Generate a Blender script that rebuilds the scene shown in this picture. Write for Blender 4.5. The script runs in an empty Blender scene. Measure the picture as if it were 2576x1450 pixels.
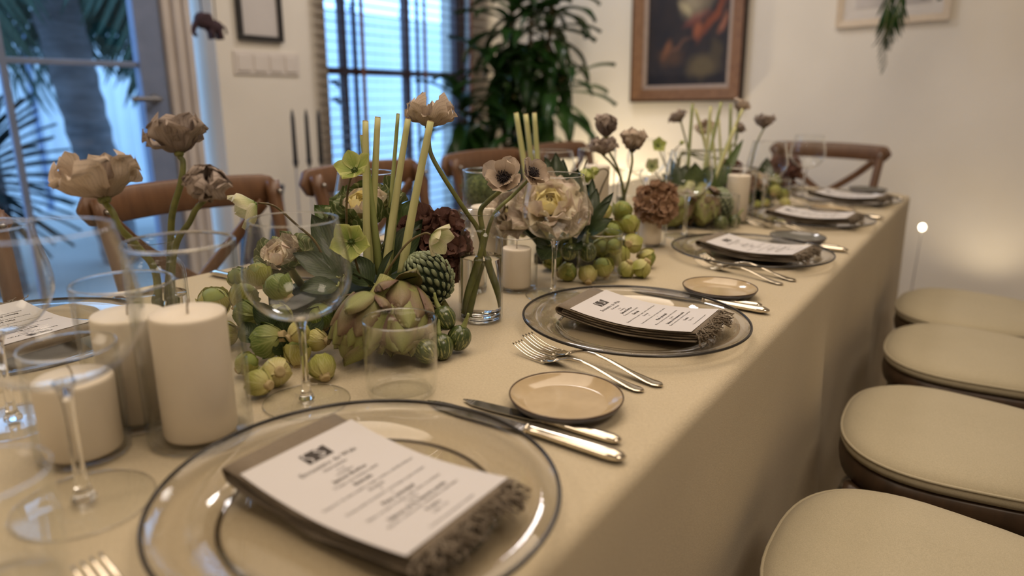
import bpy, math, random
import numpy as np
from mathutils import Matrix, Vector, Euler

rnd = random.Random(7)
SC = bpy.context.scene
COL = SC.collection
PI = math.pi

# ------------------------------------------------------------------ camera, world, light, exposure
cam_d = bpy.data.cameras.new('camera')
cam = bpy.data.objects.new('camera', cam_d)
COL.objects.link(cam)
cam.matrix_world = Matrix(((0.82418, -0.161919, 0.542688, 0.2255),
                           (0.56623, 0.217787, -0.794954, 0.0),
                           (0.010528, 0.962471, 0.271179, 1.0867),
                           (0, 0, 0, 1)))
cam_d.sensor_width = 36.0
cam_d.lens = 24.4725
cam_d.clip_start = 0.02
cam_d.dof.use_dof = True
cam_d.dof.focus_distance = 0.97
cam_d.dof.aperture_fstop = 2.3
SC.camera = cam

world = bpy.data.worlds.new('world')
SC.world = world
world.use_nodes = True
bg = world.node_tree.nodes['Background']
bg.inputs['Color'].default_value = (0.24, 0.48, 0.87, 1)
bg.inputs['Strength'].default_value = 4.5


def area(name, loc, size, power, col, rot=(0, 0, 0)):
    l = bpy.data.lights.new(name, 'AREA')
    l.shape = 'RECTANGLE'
    l.size, l.size_y = size
    l.energy = power
    l.color = col
    o = bpy.data.objects.new(name, l)
    o.location = loc
    o.rotation_euler = rot
    COL.objects.link(o)
    o['kind'] = 'structure'
    return o


WARM = (1.0, 0.82, 0.64)
area('ceiling_or_fill_light', (-0.45, 1.2, 2.72), (1.3, 2.7), 37, WARM)
area('ceiling_or_fill_light', (1.3, 0.2, 2.72), (0.8, 0.8), 17, WARM)
area('ceiling_or_fill_light', (-1.2, -1.4, 2.72), (0.8, 0.8), 14, WARM)

area('ceiling_or_fill_light', (-1.55, 2.75, 2.72), (0.4, 0.4), 12, (1.0, 0.93, 0.90))  # cool fill lamp added to brighten the far wall and plant

SC.view_settings.view_transform = 'Standard'
SC.view_settings.look = 'None'
SC.view_settings.exposure = 0.0
SC.view_settings.gamma = 1.0
SC.view_settings.use_curve_mapping = False
SC.cycles.use_denoising = True
SC.cycles.max_bounces = 10
SC.cycles.diffuse_bounces = 4
SC.cycles.glossy_bounces = 4
SC.cycles.transmission_bounces = 8
SC.cycles.transparent_max_bounces = 24
SC.cycles.caustics_reflective = False
SC.cycles.caustics_refractive = True
SC.cycles.blur_glossy = 1.0
SC.cycles.sample_clamp_indirect = 4.0
SC.cycles.use_adaptive_sampling = True
SC.cycles.adaptive_threshold = 0.03


# ------------------------------------------------------------------ materials
def lin(c):
    return tuple(((v / 255) / 12.92 if v <= 10 else ((v / 255 + 0.055) / 1.055) ** 2.4) for v in c)


class NB:
    """tiny node builder"""
    def __init__(self, name):
        self.m = bpy.data.materials.new(name)
        self.m.use_nodes = True
        self.t = self.m.node_tree
        self.b = self.t.nodes['Principled BSDF']
        self.out = self.t.nodes['Material Output']

    def n(self, typ, **kw):
        nd = self.t.nodes.new(typ)
        for k, v in kw.items():
            if k in nd.inputs:
                nd.inputs[k].default_value = v
            else:
                setattr(nd, k, v)
        return nd

    def l(self, a, b):
        self.t.links.new(a, b)


def col4(c):
    return (c[0], c[1], c[2], 1)


def ramp(nb, fac, stops):
    r = nb.n('ShaderNodeValToRGB')
    e = r.color_ramp.elements
    e[0].position, e[0].color = stops[0][0], col4(stops[0][1])
    e[1].position, e[1].color = stops[-1][0], col4(stops[-1][1])
    for p, c in stops[1:-1]:
        q = e.new(p)
        q.color = col4(c)
    nb.l(fac, r.inputs['Fac'])
    return r.outputs['Color']


def mapped(nb, scale, coord='Object'):
    tc = nb.n('ShaderNodeTexCoord')
    mp = nb.n('ShaderNodeMapping')
    mp.inputs['Scale'].default_value = scale if hasattr(scale, '__len__') else (scale,) * 3
    nb.l(tc.outputs[coord], mp.inputs['Vector'])
    return mp.outputs['Vector']


def noise(nb, scale, detail=3, coord='Object', rough=0.55):
    nz = nb.n('ShaderNodeTexNoise')
    nz.inputs['Scale'].default_value = 1.0
    nz.inputs['Detail'].default_value = detail
    nz.inputs['Roughness'].default_value = rough
    nb.l(mapped(nb, scale, coord), nz.inputs['Vector'])
    return nz.outputs['Fac']


def bump(nb, h, strength=0.2, dist=0.001):
    b = nb.n('ShaderNodeBump')
    b.inputs['Strength'].default_value = strength
    b.inputs['Distance'].default_value = dist
    nb.l(h, b.inputs['Height'])
    nb.l(b.outputs['Normal'], nb.b.inputs['Normal'])


def pm(name, c1, c2=None, scale=20, rough=0.5, metal=0.0, bmp=None, bscale=None, coat=0.0, spec=0.5, lo=0.35, hi=0.65, coord='Object'):
    nb = NB(name)
    nb.b.inputs['Roughness'].default_value = rough
    nb.b.inputs['Metallic'].default_value = metal
    nb.b.inputs['Coat Weight'].default_value = coat
    nb.b.inputs['Specular IOR Level'].default_value = spec
    if c2 is None:
        c2 = tuple(v * 0.9 for v in c1)
    f = noise(nb, scale, coord=coord)
    nb.l(ramp(nb, f, [(lo, c1), (hi, c2)]), nb.b.inputs['Base Color'])
    if bmp:
        bump(nb, noise(nb, bscale or scale, 4), bmp[0], bmp[1])
    return nb.m


def linen(name, c1, c2, freq=900, rough=0.9, strength=0.35):
    nb = NB(name)
    nb.b.inputs['Roughness'].default_value = rough
    nb.b.inputs['Specular IOR Level'].default_value = 0.15
    nb.b.inputs['Sheen Weight'].default_value = 0.15
    f = noise(nb, 5, 4)
    base = ramp(nb, f, [(0.3, c1), (0.7, c2)])
    w1 = noise(nb, (freq, freq * 0.25, freq), 2)
    w2 = noise(nb, (freq * 0.25, freq, freq), 2)
    a = nb.n('ShaderNodeMath', operation='ADD')
    nb.l(w1, a.inputs[0])
    nb.l(w2, a.inputs[1])
    hf = nb.n('ShaderNodeMath', operation='MULTIPLY')
    nb.l(a.outputs[0], hf.inputs[0])
    hf.inputs[1].default_value = 0.5
    mx = nb.n('ShaderNodeMix', data_type='RGBA', blend_type='MULTIPLY')
    mx.inputs['Factor'].default_value = 1.0
    nb.l(base, mx.inputs['A'])
    nb.l(ramp(nb, hf.outputs[0], [(0.36, (0.86, 0.85, 0.84)), (0.62, (1.06, 1.06, 1.06))]), mx.inputs['B'])
    nb.l(mx.outputs['Result'], nb.b.inputs['Base Color'])
    bump(nb, a.outputs[0], strength * 1.5, 0.001)
    return nb.m


def wood(name, c1, c2, rough=0.42, scale=(60, 60, 6), coat=0.15):
    nb = NB(name)
    nb.b.inputs['Roughness'].default_value = rough
    nb.b.inputs['Coat Weight'].default_value = coat
    nb.b.inputs['Coat Roughness'].default_value = 0.3
    f = noise(nb, scale, 6)
    nb.l(ramp(nb, f, [(0.3, c1), (0.68, c2)]), nb.b.inputs['Base Color'])
    bump(nb, f, 0.15, 0.001)
    return nb.m


def thin_glass(name, tint=(0.99, 0.992, 0.988), power=4.0, base=0.014, rough=0.0, edge=(0.92, 0.93, 0.92)):
    """thin-walled clear glass: transparent, with a Fresnel reflection that grows at grazing view"""
    nb = NB(name)
    nb.t.nodes.remove(nb.b)
    tr = nb.n('ShaderNodeBsdfTransparent')
    lw = nb.n('ShaderNodeLayerWeight')
    lw.inputs['Blend'].default_value = 0.5
    pw = nb.n('ShaderNodeMath', operation='POWER')
    nb.l(lw.outputs['Facing'], pw.inputs[0])
    pw.inputs[1].default_value = power
    mixc = nb.n('ShaderNodeMix', data_type='RGBA')
    nb.l(pw.outputs[0], mixc.inputs['Factor'])
    mixc.inputs['A'].default_value = col4(tint)
    mixc.inputs['B'].default_value = col4(edge)
    nb.l(mixc.outputs['Result'], tr.inputs['Color'])
    gl = nb.n('ShaderNodeBsdfGlossy')
    gl.inputs['Roughness'].default_value = rough
    gl.inputs['Color'].default_value = (1, 1, 1, 1)
    ml = nb.n('ShaderNodeMath', operation='MULTIPLY_ADD')
    nb.l(pw.outputs[0], ml.inputs[0])
    ml.inputs[1].default_value = 0.75
    ml.inputs[2].default_value = base
    mx = nb.n('ShaderNodeMixShader')
    nb.l(ml.outputs[0], mx.inputs['Fac'])
    nb.l(tr.outputs[0], mx.inputs[1])
    nb.l(gl.outputs[0], mx.inputs[2])
    nb.l(mx.outputs[0], nb.out.inputs['Surface'])
    return nb.m


def solid_glass(name, col=(1, 1, 1), ior=1.5):
    nb = NB(name)
    nb.b.inputs['Base Color'].default_value = col4(col)
    nb.b.inputs['Roughness'].default_value = 0.0
    nb.b.inputs['IOR'].default_value = ior
    nb.b.inputs['Transmission Weight'].default_value = 1.0
    return nb.m


def leafy(name, c_base, c_tip, c_vein, rough=0.45, veins=9.0, slant=3.0, vmix=0.35, trans=0.15, spots=None, coat=0.0, edge=None, mott=0.55):
    """leaf / petal: colour runs along the blade (UV v), veins fan out from the midrib"""
    nb = NB(name)
    nb.b.inputs['Roughness'].default_value = rough
    nb.b.inputs['Coat Weight'].default_value = coat
    nb.b.inputs['Specular IOR Level'].default_value = 0.35
    tc = nb.n('ShaderNodeTexCoord')
    sx = nb.n('ShaderNodeSeparateXYZ')
    nb.l(tc.outputs['UV'], sx.inputs[0])
    c = ramp(nb, sx.outputs['Y'], [(0.05, c_base), (0.75, c_tip)])
    d = nb.n('ShaderNodeMath', operation='SUBTRACT')
    nb.l(sx.outputs['X'], d.inputs[0])
    d.inputs[1].default_value = 0.5
    ab = nb.n('ShaderNodeMath', operation='ABSOLUTE')
    nb.l(d.outputs[0], ab.inputs[0])
    if edge is not None:
        m0 = nb.n('ShaderNodeMix', data_type='RGBA')
        r0 = ramp(nb, ab.outputs[0], [(0.2, (0, 0, 0)), (0.47, (1, 1, 1))])
        nb.l(r0, m0.inputs['Factor'])
        nb.l(c, m0.inputs['A'])
        m0.inputs['B'].default_value = col4(edge)
        c = m0.outputs['Result']
    ma = nb.n('ShaderNodeMath', operation='MULTIPLY_ADD')
    nb.l(ab.outputs[0], ma.inputs[0])
    ma.inputs[1].default_value = -slant
    nb.l(sx.outputs['Y'], ma.inputs[2])
    nz = noise(nb, 60, 2)
    ad = nb.n('ShaderNodeMath', operation='MULTIPLY_ADD')
    nb.l(nz, ad.inputs[0])
    ad.inputs[1].default_value = 0.25
    nb.l(ma.outputs[0], ad.inputs[2])
    mu = nb.n('ShaderNodeMath', operation='MULTIPLY')
    nb.l(ad.outputs[0], mu.inputs[0])
    mu.inputs[1].default_value = veins
    fr = nb.n('ShaderNodeMath', operation='PINGPONG')
    nb.l(mu.outputs[0], fr.inputs[0])
    fr.inputs[1].default_value = 0.5
    vein = ramp(nb, fr.outputs[0], [(0.0, (1, 1, 1)), (0.16, (0, 0, 0))])
    mid = ramp(nb, ab.outputs[0], [(0.0, (1, 1, 1)), (0.035, (0, 0, 0))])
    mxm = nb.n('ShaderNodeMix', data_type='RGBA', blend_type='LIGHTEN')
    mxm.inputs['Factor'].default_value = 1
    nb.l(vein, mxm.inputs['A'])
    nb.l(mid, mxm.inputs['B'])
    sc = nb.n('ShaderNodeMath', operation='MULTIPLY')
    nb.l(mxm.outputs['Result'], sc.inputs[0])
    sc.inputs[1].default_value = vmix
    m1 = nb.n('ShaderNodeMix', data_type='RGBA')
    nb.l(sc.outputs[0], m1.inputs['Factor'])
    nb.l(c, m1.inputs['A'])
    m1.inputs['B'].default_value = col4(c_vein)
    c = m1.outputs['Result']
    # mottling
    m2 = nb.n('ShaderNodeMix', data_type='RGBA', blend_type='MULTIPLY')
    m2.inputs['Factor'].default_value = mott
    nb.l(c, m2.inputs['A'])
    nb.l(ramp(nb, noise(nb, 110, 5), [(0.3, (0.62, 0.6, 0.6)), (0.65, (1.1, 1.1, 1.1))]), m2.inputs['B'])
    c = m2.outputs['Result']
    if spots is not None:
        m3 = nb.n('ShaderNodeMix', data_type='RGBA')
        nb.l(ramp(nb, noise(nb, 420, 3), [(0.66, (0, 0, 0)), (0.72, (0.8, 0.8, 0.8))]), m3.inputs['Factor'])
        nb.l(c, m3.inputs['A'])
        m3.inputs['B'].default_value = col4(spots)
        c = m3.outputs['Result']
    nb.l(c, nb.b.inputs['Base Color'])
    bump(nb, fr.outputs[0], 0.25, 0.0008)
    if trans:
        tl = nb.n('ShaderNodeBsdfTranslucent')
        nb.l(c, tl.inputs['Color'])
        mx = nb.n('ShaderNodeMixShader')
        mx.inputs['Fac'].default_value = trans
        nb.l(nb.b.outputs[0], mx.inputs[1])
        nb.l(tl.outputs[0], mx.inputs[2])
        nb.l(mx.outputs[0], nb.out.inputs['Surface'])
    return nb.m


def emit(name, c, s):
    nb = NB(name)
    nb.b.inputs['Base Color'].default_value = col4(c)
    nb.b.inputs['Emission Color'].default_value = col4(c)
    nb.b.inputs['Emission Strength'].default_value = s
    return nb.m


M = {}
M['wall'] = pm('wall_paint', (0.84, 0.80, 0.73), (0.81, 0.77, 0.70), 3, 0.9, bmp=(0.08, 0.002), bscale=90, spec=0.2)
M['ceiling'] = pm('ceiling_paint', (0.82, 0.80, 0.77), (0.79, 0.77, 0.74), 3, 0.9, spec=0.2)
M['floor'] = pm('floor_tile', (0.42, 0.38, 0.33), (0.36, 0.32, 0.28), 4, 0.5)
M['trim'] = pm('trim_paint', (0.66, 0.60, 0.56), (0.60, 0.54, 0.50), 6, 0.45)
M['cloth'] = linen('tablecloth_linen', (0.59, 0.50, 0.35), (0.555, 0.47, 0.325), 900)
M['cushion'] = linen('cushion_cotton', (0.50, 0.44, 0.31), (0.465, 0.41, 0.285), 1200, strength=0.2)
M['napkin'] = linen('napkin_linen', (0.25, 0.20, 0.145), (0.20, 0.16, 0.115), 1300, strength=0.5)
M['paper'] = pm('menu_card', (0.64, 0.61, 0.60), (0.62, 0.59, 0.58), 8, 0.75, spec=0.2)
M['ink'] = pm('print_ink', (0.05, 0.04, 0.035), (0.06, 0.05, 0.04), 8, 0.8)
M['glass'] = thin_glass('clear_glass')
M['thickglass'] = thin_glass('thick_clear_glass', (0.985, 0.987, 0.982), 5.0, 0.016, edge=(0.50, 0.52, 0.52))
M['plateglass'] = thin_glass('charger_glass', (0.965, 0.957, 0.94), 3.0, 0.03, edge=(0.80, 0.78, 0.75))
M['crystal'] = solid_glass('crystal')
M['refractglass'] = thin_glass('refraction_dark_glass', (0.62, 0.60, 0.57), 3.0, 0.03, edge=(0.40, 0.38, 0.36))  # dark tint put in to imitate refraction at the plate well edge
M['water'] = solid_glass('water', (0.99, 0.99, 0.97), 1.33)
M['darkrim'] = pm('dark_rim', (0.035, 0.032, 0.03), (0.05, 0.045, 0.04), 30, 0.15, metal=0.4)
M['silver'] = pm('silver', (0.78, 0.70, 0.57), (0.72, 0.65, 0.53), 40, 0.13, metal=1.0)
M['blade'] = pm('blade_steel', (0.62, 0.60, 0.56), (0.58, 0.56, 0.52), 40, 0.1, metal=1.0)
M['wax'] = pm('candle_wax', (0.86, 0.76, 0.63), (0.83, 0.73, 0.60), 14, 0.55, bmp=(0.1, 0.002), bscale=40)
M['wick'] = pm('wick', (0.5, 0.45, 0.38), (0.3, 0.25, 0.2), 200, 0.9)
M['glaze'] = pm('beige_glaze', (0.54, 0.42, 0.26), (0.47, 0.36, 0.215), 26, 0.13, coat=0.4)
M['glazegrey'] = pm('grey_glaze', (0.16, 0.155, 0.135), (0.13, 0.125, 0.11), 26, 0.16, coat=0.4)
M['stone'] = pm('plate_underside', (0.13, 0.12, 0.125), (0.10, 0.095, 0.10), 30, 0.4)
M['glazerim'] = pm('brown_glaze_rim', (0.09, 0.05, 0.025), (0.06, 0.035, 0.02), 60, 0.25)
M['oak'] = wood('chair_wood', (0.155, 0.074, 0.033), (0.105, 0.047, 0.020))
M['shadeoak'] = wood('chair_wood_shaded', (0.075, 0.043, 0.023), (0.045, 0.026, 0.014))  # same chair wood, darkened in colour for shade on the right-hand chairs
M['steelbolt'] = pm('bolt', (0.4, 0.38, 0.36), None, 30, 0.3, metal=1.0)
# plants
M['sprout'] = leafy('sprout_leaf', lin((214, 204, 136)), lin((158, 160, 72)), lin((216, 214, 156)), 0.45, 5, 2.2, 0.65, 0.12, coat=0.1)
M['sproutdark'] = leafy('sprout_leaf_dark', lin((176, 178, 112)), lin((108, 128, 60)), lin((180, 186, 120)), 0.45, 5, 2.2, 0.65, 0.12, coat=0.1)
M['sproutpale'] = leafy('sprout_leaf_pale', lin((222, 208, 150)), lin((188, 182, 98)), lin((228, 222, 176)), 0.45, 5, 2.2, 0.65, 0.12, coat=0.1)
M['sproutcore'] = pm('sprout_core', lin((150, 160, 80)), lin((110, 125, 55)), 60, 0.5, bmp=(0.4, 0.003), bscale=60)
M['sproutcut'] = pm('sprout_stalk', lin((206, 190, 142)), lin((168, 140, 98)), 120, 0.7, bmp=(0.4, 0.002), bscale=150)
M['bract'] = leafy('artichoke_bract', lin((142, 146, 88)), lin((140, 142, 86)), lin((108, 114, 66)), 0.55, 3, 6.0, 0.3, 0.05, edge=lin((128, 116, 82)))
M['bract2'] = leafy('artichoke_bract_purple', lin((144, 144, 88)), lin((130, 112, 84)), lin((104, 100, 64)), 0.55, 3, 6.0, 0.3, 0.05, edge=lin((116, 90, 76)))
M['artstem'] = pm('artichoke_stem', lin((158, 156, 92)), lin((122, 122, 64)), (60, 60, 12), 0.6, bmp=(0.4, 0.002), bscale=(120, 120, 15))
M['leafdark'] = leafy('dark_leaf', lin((58, 74, 40)), lin((46, 60, 36)), lin((110, 124, 84)), 0.4, 7, 1.2, 0.3, 0.12, coat=0.12)
M['leafmid'] = leafy('green_leaf', lin((98, 116, 60)), lin((74, 94, 46)), lin((136, 146, 92)), 0.42, 6, 1.2, 0.35, 0.15, coat=0.1)
M['leafplant'] = leafy('plant_leaf', lin((48, 82, 32)), lin((32, 62, 26)), lin((96, 130, 48)), 0.32, 2, 8, 0.15, 0.22, coat=0.25)
M['cabpale'] = leafy('cabbage_pale', lin((250, 240, 184)), lin((248, 238, 214)), lin((252, 248, 230)), 0.55, 6, 1.2, 0.35, 0.25, edge=lin((224, 204, 190)), mott=0.2)
M['cabyellow'] = leafy('cabbage_heart', lin((238, 220, 130)), lin((248, 236, 176)), lin((250, 244, 206)), 0.55, 6, 1.2, 0.3, 0.25, mott=0.2)
M['cabmid'] = leafy('cabbage_mauve', lin((218, 206, 158)), lin((186, 168, 150)), lin((240, 232, 212)), 0.55, 6, 1.2, 0.5, 0.2, edge=lin((176, 164, 140)), mott=0.3)
M['cabgreen'] = leafy('cabbage_green', lin((198, 192, 128)), lin((92, 106, 58)), lin((206, 204, 158)), 0.5, 6, 1.2, 0.5, 0.15)
M['poppy'] = leafy('poppy_petal', lin((160, 142, 126)), lin((212, 194, 174)), lin((122, 104, 94)), 0.75, 2.0, 9, 0.35, 0.22)
M['poppygrey'] = leafy('poppy_petal_grey', lin((126, 112, 104)), lin((176, 160, 148)), lin((86, 74, 70)), 0.75, 2.0, 9, 0.5, 0.18)
M['anemone'] = leafy('anemone_petal', lin((172, 154, 138)), lin((206, 188, 168)), lin((140, 120, 104)), 0.75, 2.0, 9, 0.3, 0.22, spots=lin((92, 62, 50)))
M['stamen'] = pm('black_stamen', (0.012, 0.010, 0.014), (0.03, 0.02, 0.025), 300, 0.6)
M['stem'] = pm('flower_stem', lin((122, 124, 62)), lin((88, 92, 48)), 40, 0.5, bmp=(0.3, 0.001), bscale=120)
M['stempale'] = pm('pale_stem', lin((204, 200, 146)), lin((180, 180, 120)), (40, 40, 8), 0.5, bmp=(0.2, 0.001), bscale=(150, 150, 12))
M['stemgreen'] = pm('green_stalk', lin((158, 164, 104)), lin((132, 142, 82)), (40, 40, 8), 0.5, bmp=(0.2, 0.001), bscale=(150, 150, 12))
M['stemcut'] = pm('stem_cut', lin((186, 158, 110)), lin((134, 104, 70)), 300, 0.7)
M['stembrown'] = pm('brown_stem', lin((112, 96, 56)), lin((74, 62, 38)), 60, 0.55)
M['helle'] = leafy('hellebore_petal', lin((126, 150, 62)), lin((226, 222, 178)), lin((150, 168, 88)), 0.5, 3, 4.0, 0.4, 0.28, edge=lin((232, 226, 198)))
M['hellegreen'] = leafy('hellebore_petal_green', lin((118, 140, 58)), lin((196, 204, 116)), lin((120, 142, 66)), 0.5, 3, 4.0, 0.4, 0.28, edge=lin((218, 220, 150)))
M['hydburg'] = leafy('hydrangea_burgundy', lin((104, 72, 64)), lin((130, 94, 82)), lin((72, 46, 42)), 0.7, 5, 2, 0.4, 0.2)
M['hydbrown'] = leafy('hydrangea_brown', lin((158, 124, 98)), lin((186, 152, 124)), lin((118, 88, 70)), 0.7, 5, 2, 0.4, 0.2)
M['scale'] = leafy('bud_scale', lin((62, 74, 52)), lin((146, 156, 122)), lin((88, 100, 74)), 0.5, 1, 6, 0.25, 0.0)
M['foam'] = pm('foam', lin((44, 58, 36)), lin((34, 46, 28)), 60, 0.95)
M['black'] = pm('black_plastic', (0.012, 0.012, 0.013), (0.018, 0.018, 0.018), 30, 0.45)
M['iron'] = pm('black_iron', (0.018, 0.017, 0.018), (0.03, 0.028, 0.028), 60, 0.5)
M['greymetal'] = pm('grey_metal', (0.28, 0.27, 0.27), (0.22, 0.21, 0.21), 60, 0.35, metal=0.8)
M['moss'] = pm('moss', lin((112, 124, 74)), lin((56, 72, 40)), 160, 0.95, bmp=(0.9, 0.006), bscale=220)


def eggplant_mat():
    nb = NB('striped_eggplant')
    nb.b.inputs['Roughness'].default_value = 0.28
    nb.b.inputs['Coat Weight'].default_value = 0.3
    tc = nb.n('ShaderNodeTexCoord')
    sx = nb.n('ShaderNodeSeparateXYZ')
    nb.l(tc.outputs['UV'], sx.inputs[0])
    nz = nb.n('ShaderNodeTexNoise')
    nz.inputs['Scale'].default_value = 1
    nz.inputs['Detail'].default_value = 4
    mp = nb.n('ShaderNodeMapping')
    mp.inputs['Scale'].default_value = (38, 6, 1)
    nb.l(tc.outputs['UV'], mp.inputs['Vector'])
    nb.l(mp.outputs[0], nz.inputs['Vector'])
    st = ramp(nb, nz.outputs['Fac'], [(0.52, (0, 0, 0)), (0.6, (1, 1, 1))])
    zone = ramp(nb, sx.outputs['Y'], [(0.1, (1, 1, 1)), (0.72, (0.25, 0.25, 0.25))])
    mu = nb.n('ShaderNodeMath', operation='MULTIPLY')
    nb.l(st, mu.inputs[0])
    nb.l(zone, mu.inputs[1])
    mx = nb.n('ShaderNodeMix', data_type='RGBA')
    nb.l(mu.outputs[0], mx.inputs['Factor'])
    mx.inputs['A'].default_value = col4(lin((62, 76, 38)))
    mx.inputs['B'].default_value = col4(lin((172, 172, 108)))
    nb.l(mx.outputs['Result'], nb.b.inputs['Base Color'])
    return nb.m


M['eggplant'] = eggplant_mat()


# ------------------------------------------------------------------ geometry helpers
def me(name, V, F, mat, uv=None, smooth=True):
    m = bpy.data.meshes.new(name)
    m.from_pydata([tuple(map(float, v)) for v in V], [], F)
    if mat is not None:
        m.materials.append(mat)
    if smooth:
        m.polygons.foreach_set('use_smooth', [True] * len(m.polygons))
    if uv is not None:
        u = m.uv_layers.new(name='UVMap')
        li = np.empty(len(m.loops), dtype=np.int32)
        m.loops.foreach_get('vertex_index', li)
        u.data.foreach_set('uv', np.asarray(uv, dtype=np.float32)[li].ravel())
    m.update()
    return m


WM = {}


def link(name, data, parent=None, Mw=None, kind=None):
    """link an object; Mw is its WORLD matrix"""
    o = bpy.data.objects.new(name, data)
    COL.objects.link(o)
    Mw = Mw if Mw is not None else Matrix()
    WM[o.name] = Mw.copy()
    if parent is not None:
        o.parent = parent
        o.matrix_basis = WM[parent.name].inverted() @ Mw
    else:
        o.matrix_basis = Mw
    if kind:
        o['kind'] = kind
    return o


def tag(o, label, cat, group=None):
    o['label'] = label
    o['category'] = cat
    if group:
        o['group'] = group
    return o


def thing(name, label, cat, Mw=None, group=None):
    if Mw is not None and not isinstance(Mw, Matrix):
        Mw = Matrix.Translation(Mw)
    return tag(link(name, None, None, Mw), label, cat, group)


def T(x, y, z):
    return Matrix.Translation((x, y, z))


def RZ(a):
    return Matrix.Rotation(a, 4, 'Z')


def RX(a):
    return Matrix.Rotation(a, 4, 'X')


def RY(a):
    return Matrix.Rotation(a, 4, 'Y')


def S(s):
    return Matrix.Diagonal((s, s, s, 1)) if not hasattr(s, '__len__') else Matrix.Diagonal((s[0], s[1], s[2], 1))


def frame(loc, y, z):
    """matrix whose +Y runs along y and whose +Z is as near to z as can be"""
    y = Vector(y).normalized()
    z = Vector(z)
    x = y.cross(z)
    if x.length < 1e-6:
        x = y.cross(Vector((0.3, 0.5, 0.8)))
    x.normalize()
    z = x.cross(y)
    m = Matrix((x, y, z)).transposed().to_4x4()
    m.translation = Vector(loc)
    return m


def zframe(loc, z, spin=0.0):
    """matrix whose +Z runs along z"""
    z = Vector(z).normalized()
    x = Vector((0, 0, 1)).cross(z)
    if x.length < 1e-4:
        x = Vector((1, 0, 0))
    x.normalize()
    y = z.cross(x)
    m = Matrix((x, y, z)).transposed().to_4x4() @ RZ(spin)
    m.translation = Vector(loc)
    return m


def children(o):
    return list(o.children)


def copy_tree(o, Mw, label=None, group=None, parent=None):
    c = o.copy()
    COL.objects.link(c)
    if parent is None:
        c.matrix_basis = Mw
    else:
        c.parent = parent
    WM[c.name] = Mw.copy() if Mw is not None else Matrix()
    if label:
        c['label'] = label
    if group:
        c['group'] = group
    for ch in children(o):
        copy_tree(ch, None, parent=c)
    return c


def join(*parts):
    V, F, U = [], [], []
    has = all(len(p) > 2 for p in parts)
    for p in parts:
        k = len(V)
        V += list(p[0])
        F += [tuple(i + k for i in f) for f in p[1]]
        if has:
            U += list(p[2])
    return (V, F, U) if has else (V, F)


def xf(p, m):
    return tuple([[m @ Vector(v) for v in p[0]]] + list(p[1:]))


def lathe(prof, n=40, a0=0.0, uv=False):
    V, F, U = [], [], []
    rows = []
    tot = max(1, len(prof) - 1)
    for k, (r, z) in enumerate(prof):
        if r < 1e-7:
            rows.append([len(V)])
            V.append((0, 0, z))
            U.append((0.5, k / tot))
        else:
            rows.append(list(range(len(V), len(V) + n)))
            for i in range(n):
                a = a0 + 2 * PI * i / n
                V.append((r * math.cos(a), r * math.sin(a), z))
                U.append((i / n, k / tot))
    for a, b in zip(rows[:-1], rows[1:]):
        if len(a) == 1 and len(b) == 1:
            continue
        for i in range(n):
            j = (i + 1) % n
            if len(a) == 1:
                F.append((a[0], b[j], b[i]))
            elif len(b) == 1:
                F.append((a[i], a[j], b[0]))
            else:
                F.append((a[i], a[j], b[j], b[i]))
    return (V, F, U)


def smoothpath(pts, n=8):
    """Catmull-Rom through the points"""
    P = [Vector(p) for p in pts]
    if len(P) < 3:
        return [P[0].lerp(P[-1], i / n) for i in range(n + 1)]
    P = [P[0] * 2 - P[1]] + P + [P[-1] * 2 - P[-2]]
    out = []
    for k in range(1, len(P) - 2):
        p0, p1, p2, p3 = P[k - 1:k + 3]
        for i in range(n):
            t = i / n
            out.append(0.5 * ((2 * p1) + (p2 - p0) * t + (2 * p0 - 5 * p1 + 4 * p2 - p3) * t * t + (3 * p1 - p0 - 3 * p2 + p3) * t ** 3))
    out.append(P[-2])
    return out


def tube(path, rad, n=8, cap=True, section=None, up=None):
    """sweep a round (or given) section along the path; rad is a number, a list, or (w,h) pairs"""
    P = [Vector(p) for p in path]
    K = len(P)
    V, F, U = [], [], []
    prev = Vector(up) if up is not None else None
    for i in range(K):
        t = (P[min(i + 1, K - 1)] - P[max(i - 1, 0)]).normalized()
        if prev is None:
            prev = t.cross(Vector((0.31, 0.77, 0.2)))
            if prev.length < 1e-4:
                prev = t.cross(Vector((1, 0, 0)))
        x = prev - t * prev.dot(t)
        x.normalize()
        y = t.cross(x)
        prev = x
        r = rad[i] if hasattr(rad, '__len__') else rad
        for j in range(n):
            if section is not None:
                cx, cy = section[j]
            else:
                a = 2 * PI * j / n
                cx, cy = math.cos(a), math.sin(a)
            V.append(P[i] + (x * cx + y * cy) * r)
            U.append((j / n, i / max(1, K - 1)))
    for i in range(K - 1):
        for j in range(n):
            k = (j + 1) % n
            F.append((i * n + j, i * n + k, (i + 1) * n + k, (i + 1) * n + j))
    if cap:
        F.append(tuple(range(n - 1, -1, -1)))
        F.append(tuple((K - 1) * n + j for j in range(n)))
    return (V, F, U)


def rect_section(w, h, r=0.25, k=3):
    """rounded rectangle, half sizes w,h"""
    s = []
    rr = min(w, h) * r
    for cx, cy, a0 in ((w - rr, h - rr, 0), (-w + rr, h - rr, PI / 2), (-w + rr, -h + rr, PI), (w - rr, -h + rr, 1.5 * PI)):
        for i in range(k + 1):
            a = a0 + PI / 2 * i / k
            s.append((cx + rr * math.cos(a), cy + rr * math.sin(a)))
    return s


def box(x0, x1, y0, y1, z0, z1):
    V = [(x, y, z) for z in (z0, z1) for y in (y0, y1) for x in (x0, x1)]
    F = [(0, 2, 3, 1), (4, 5, 7, 6), (0, 1, 5, 4), (2, 6, 7, 3), (0, 4, 6, 2), (1, 3, 7, 5)]
    return (V, F)


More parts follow.
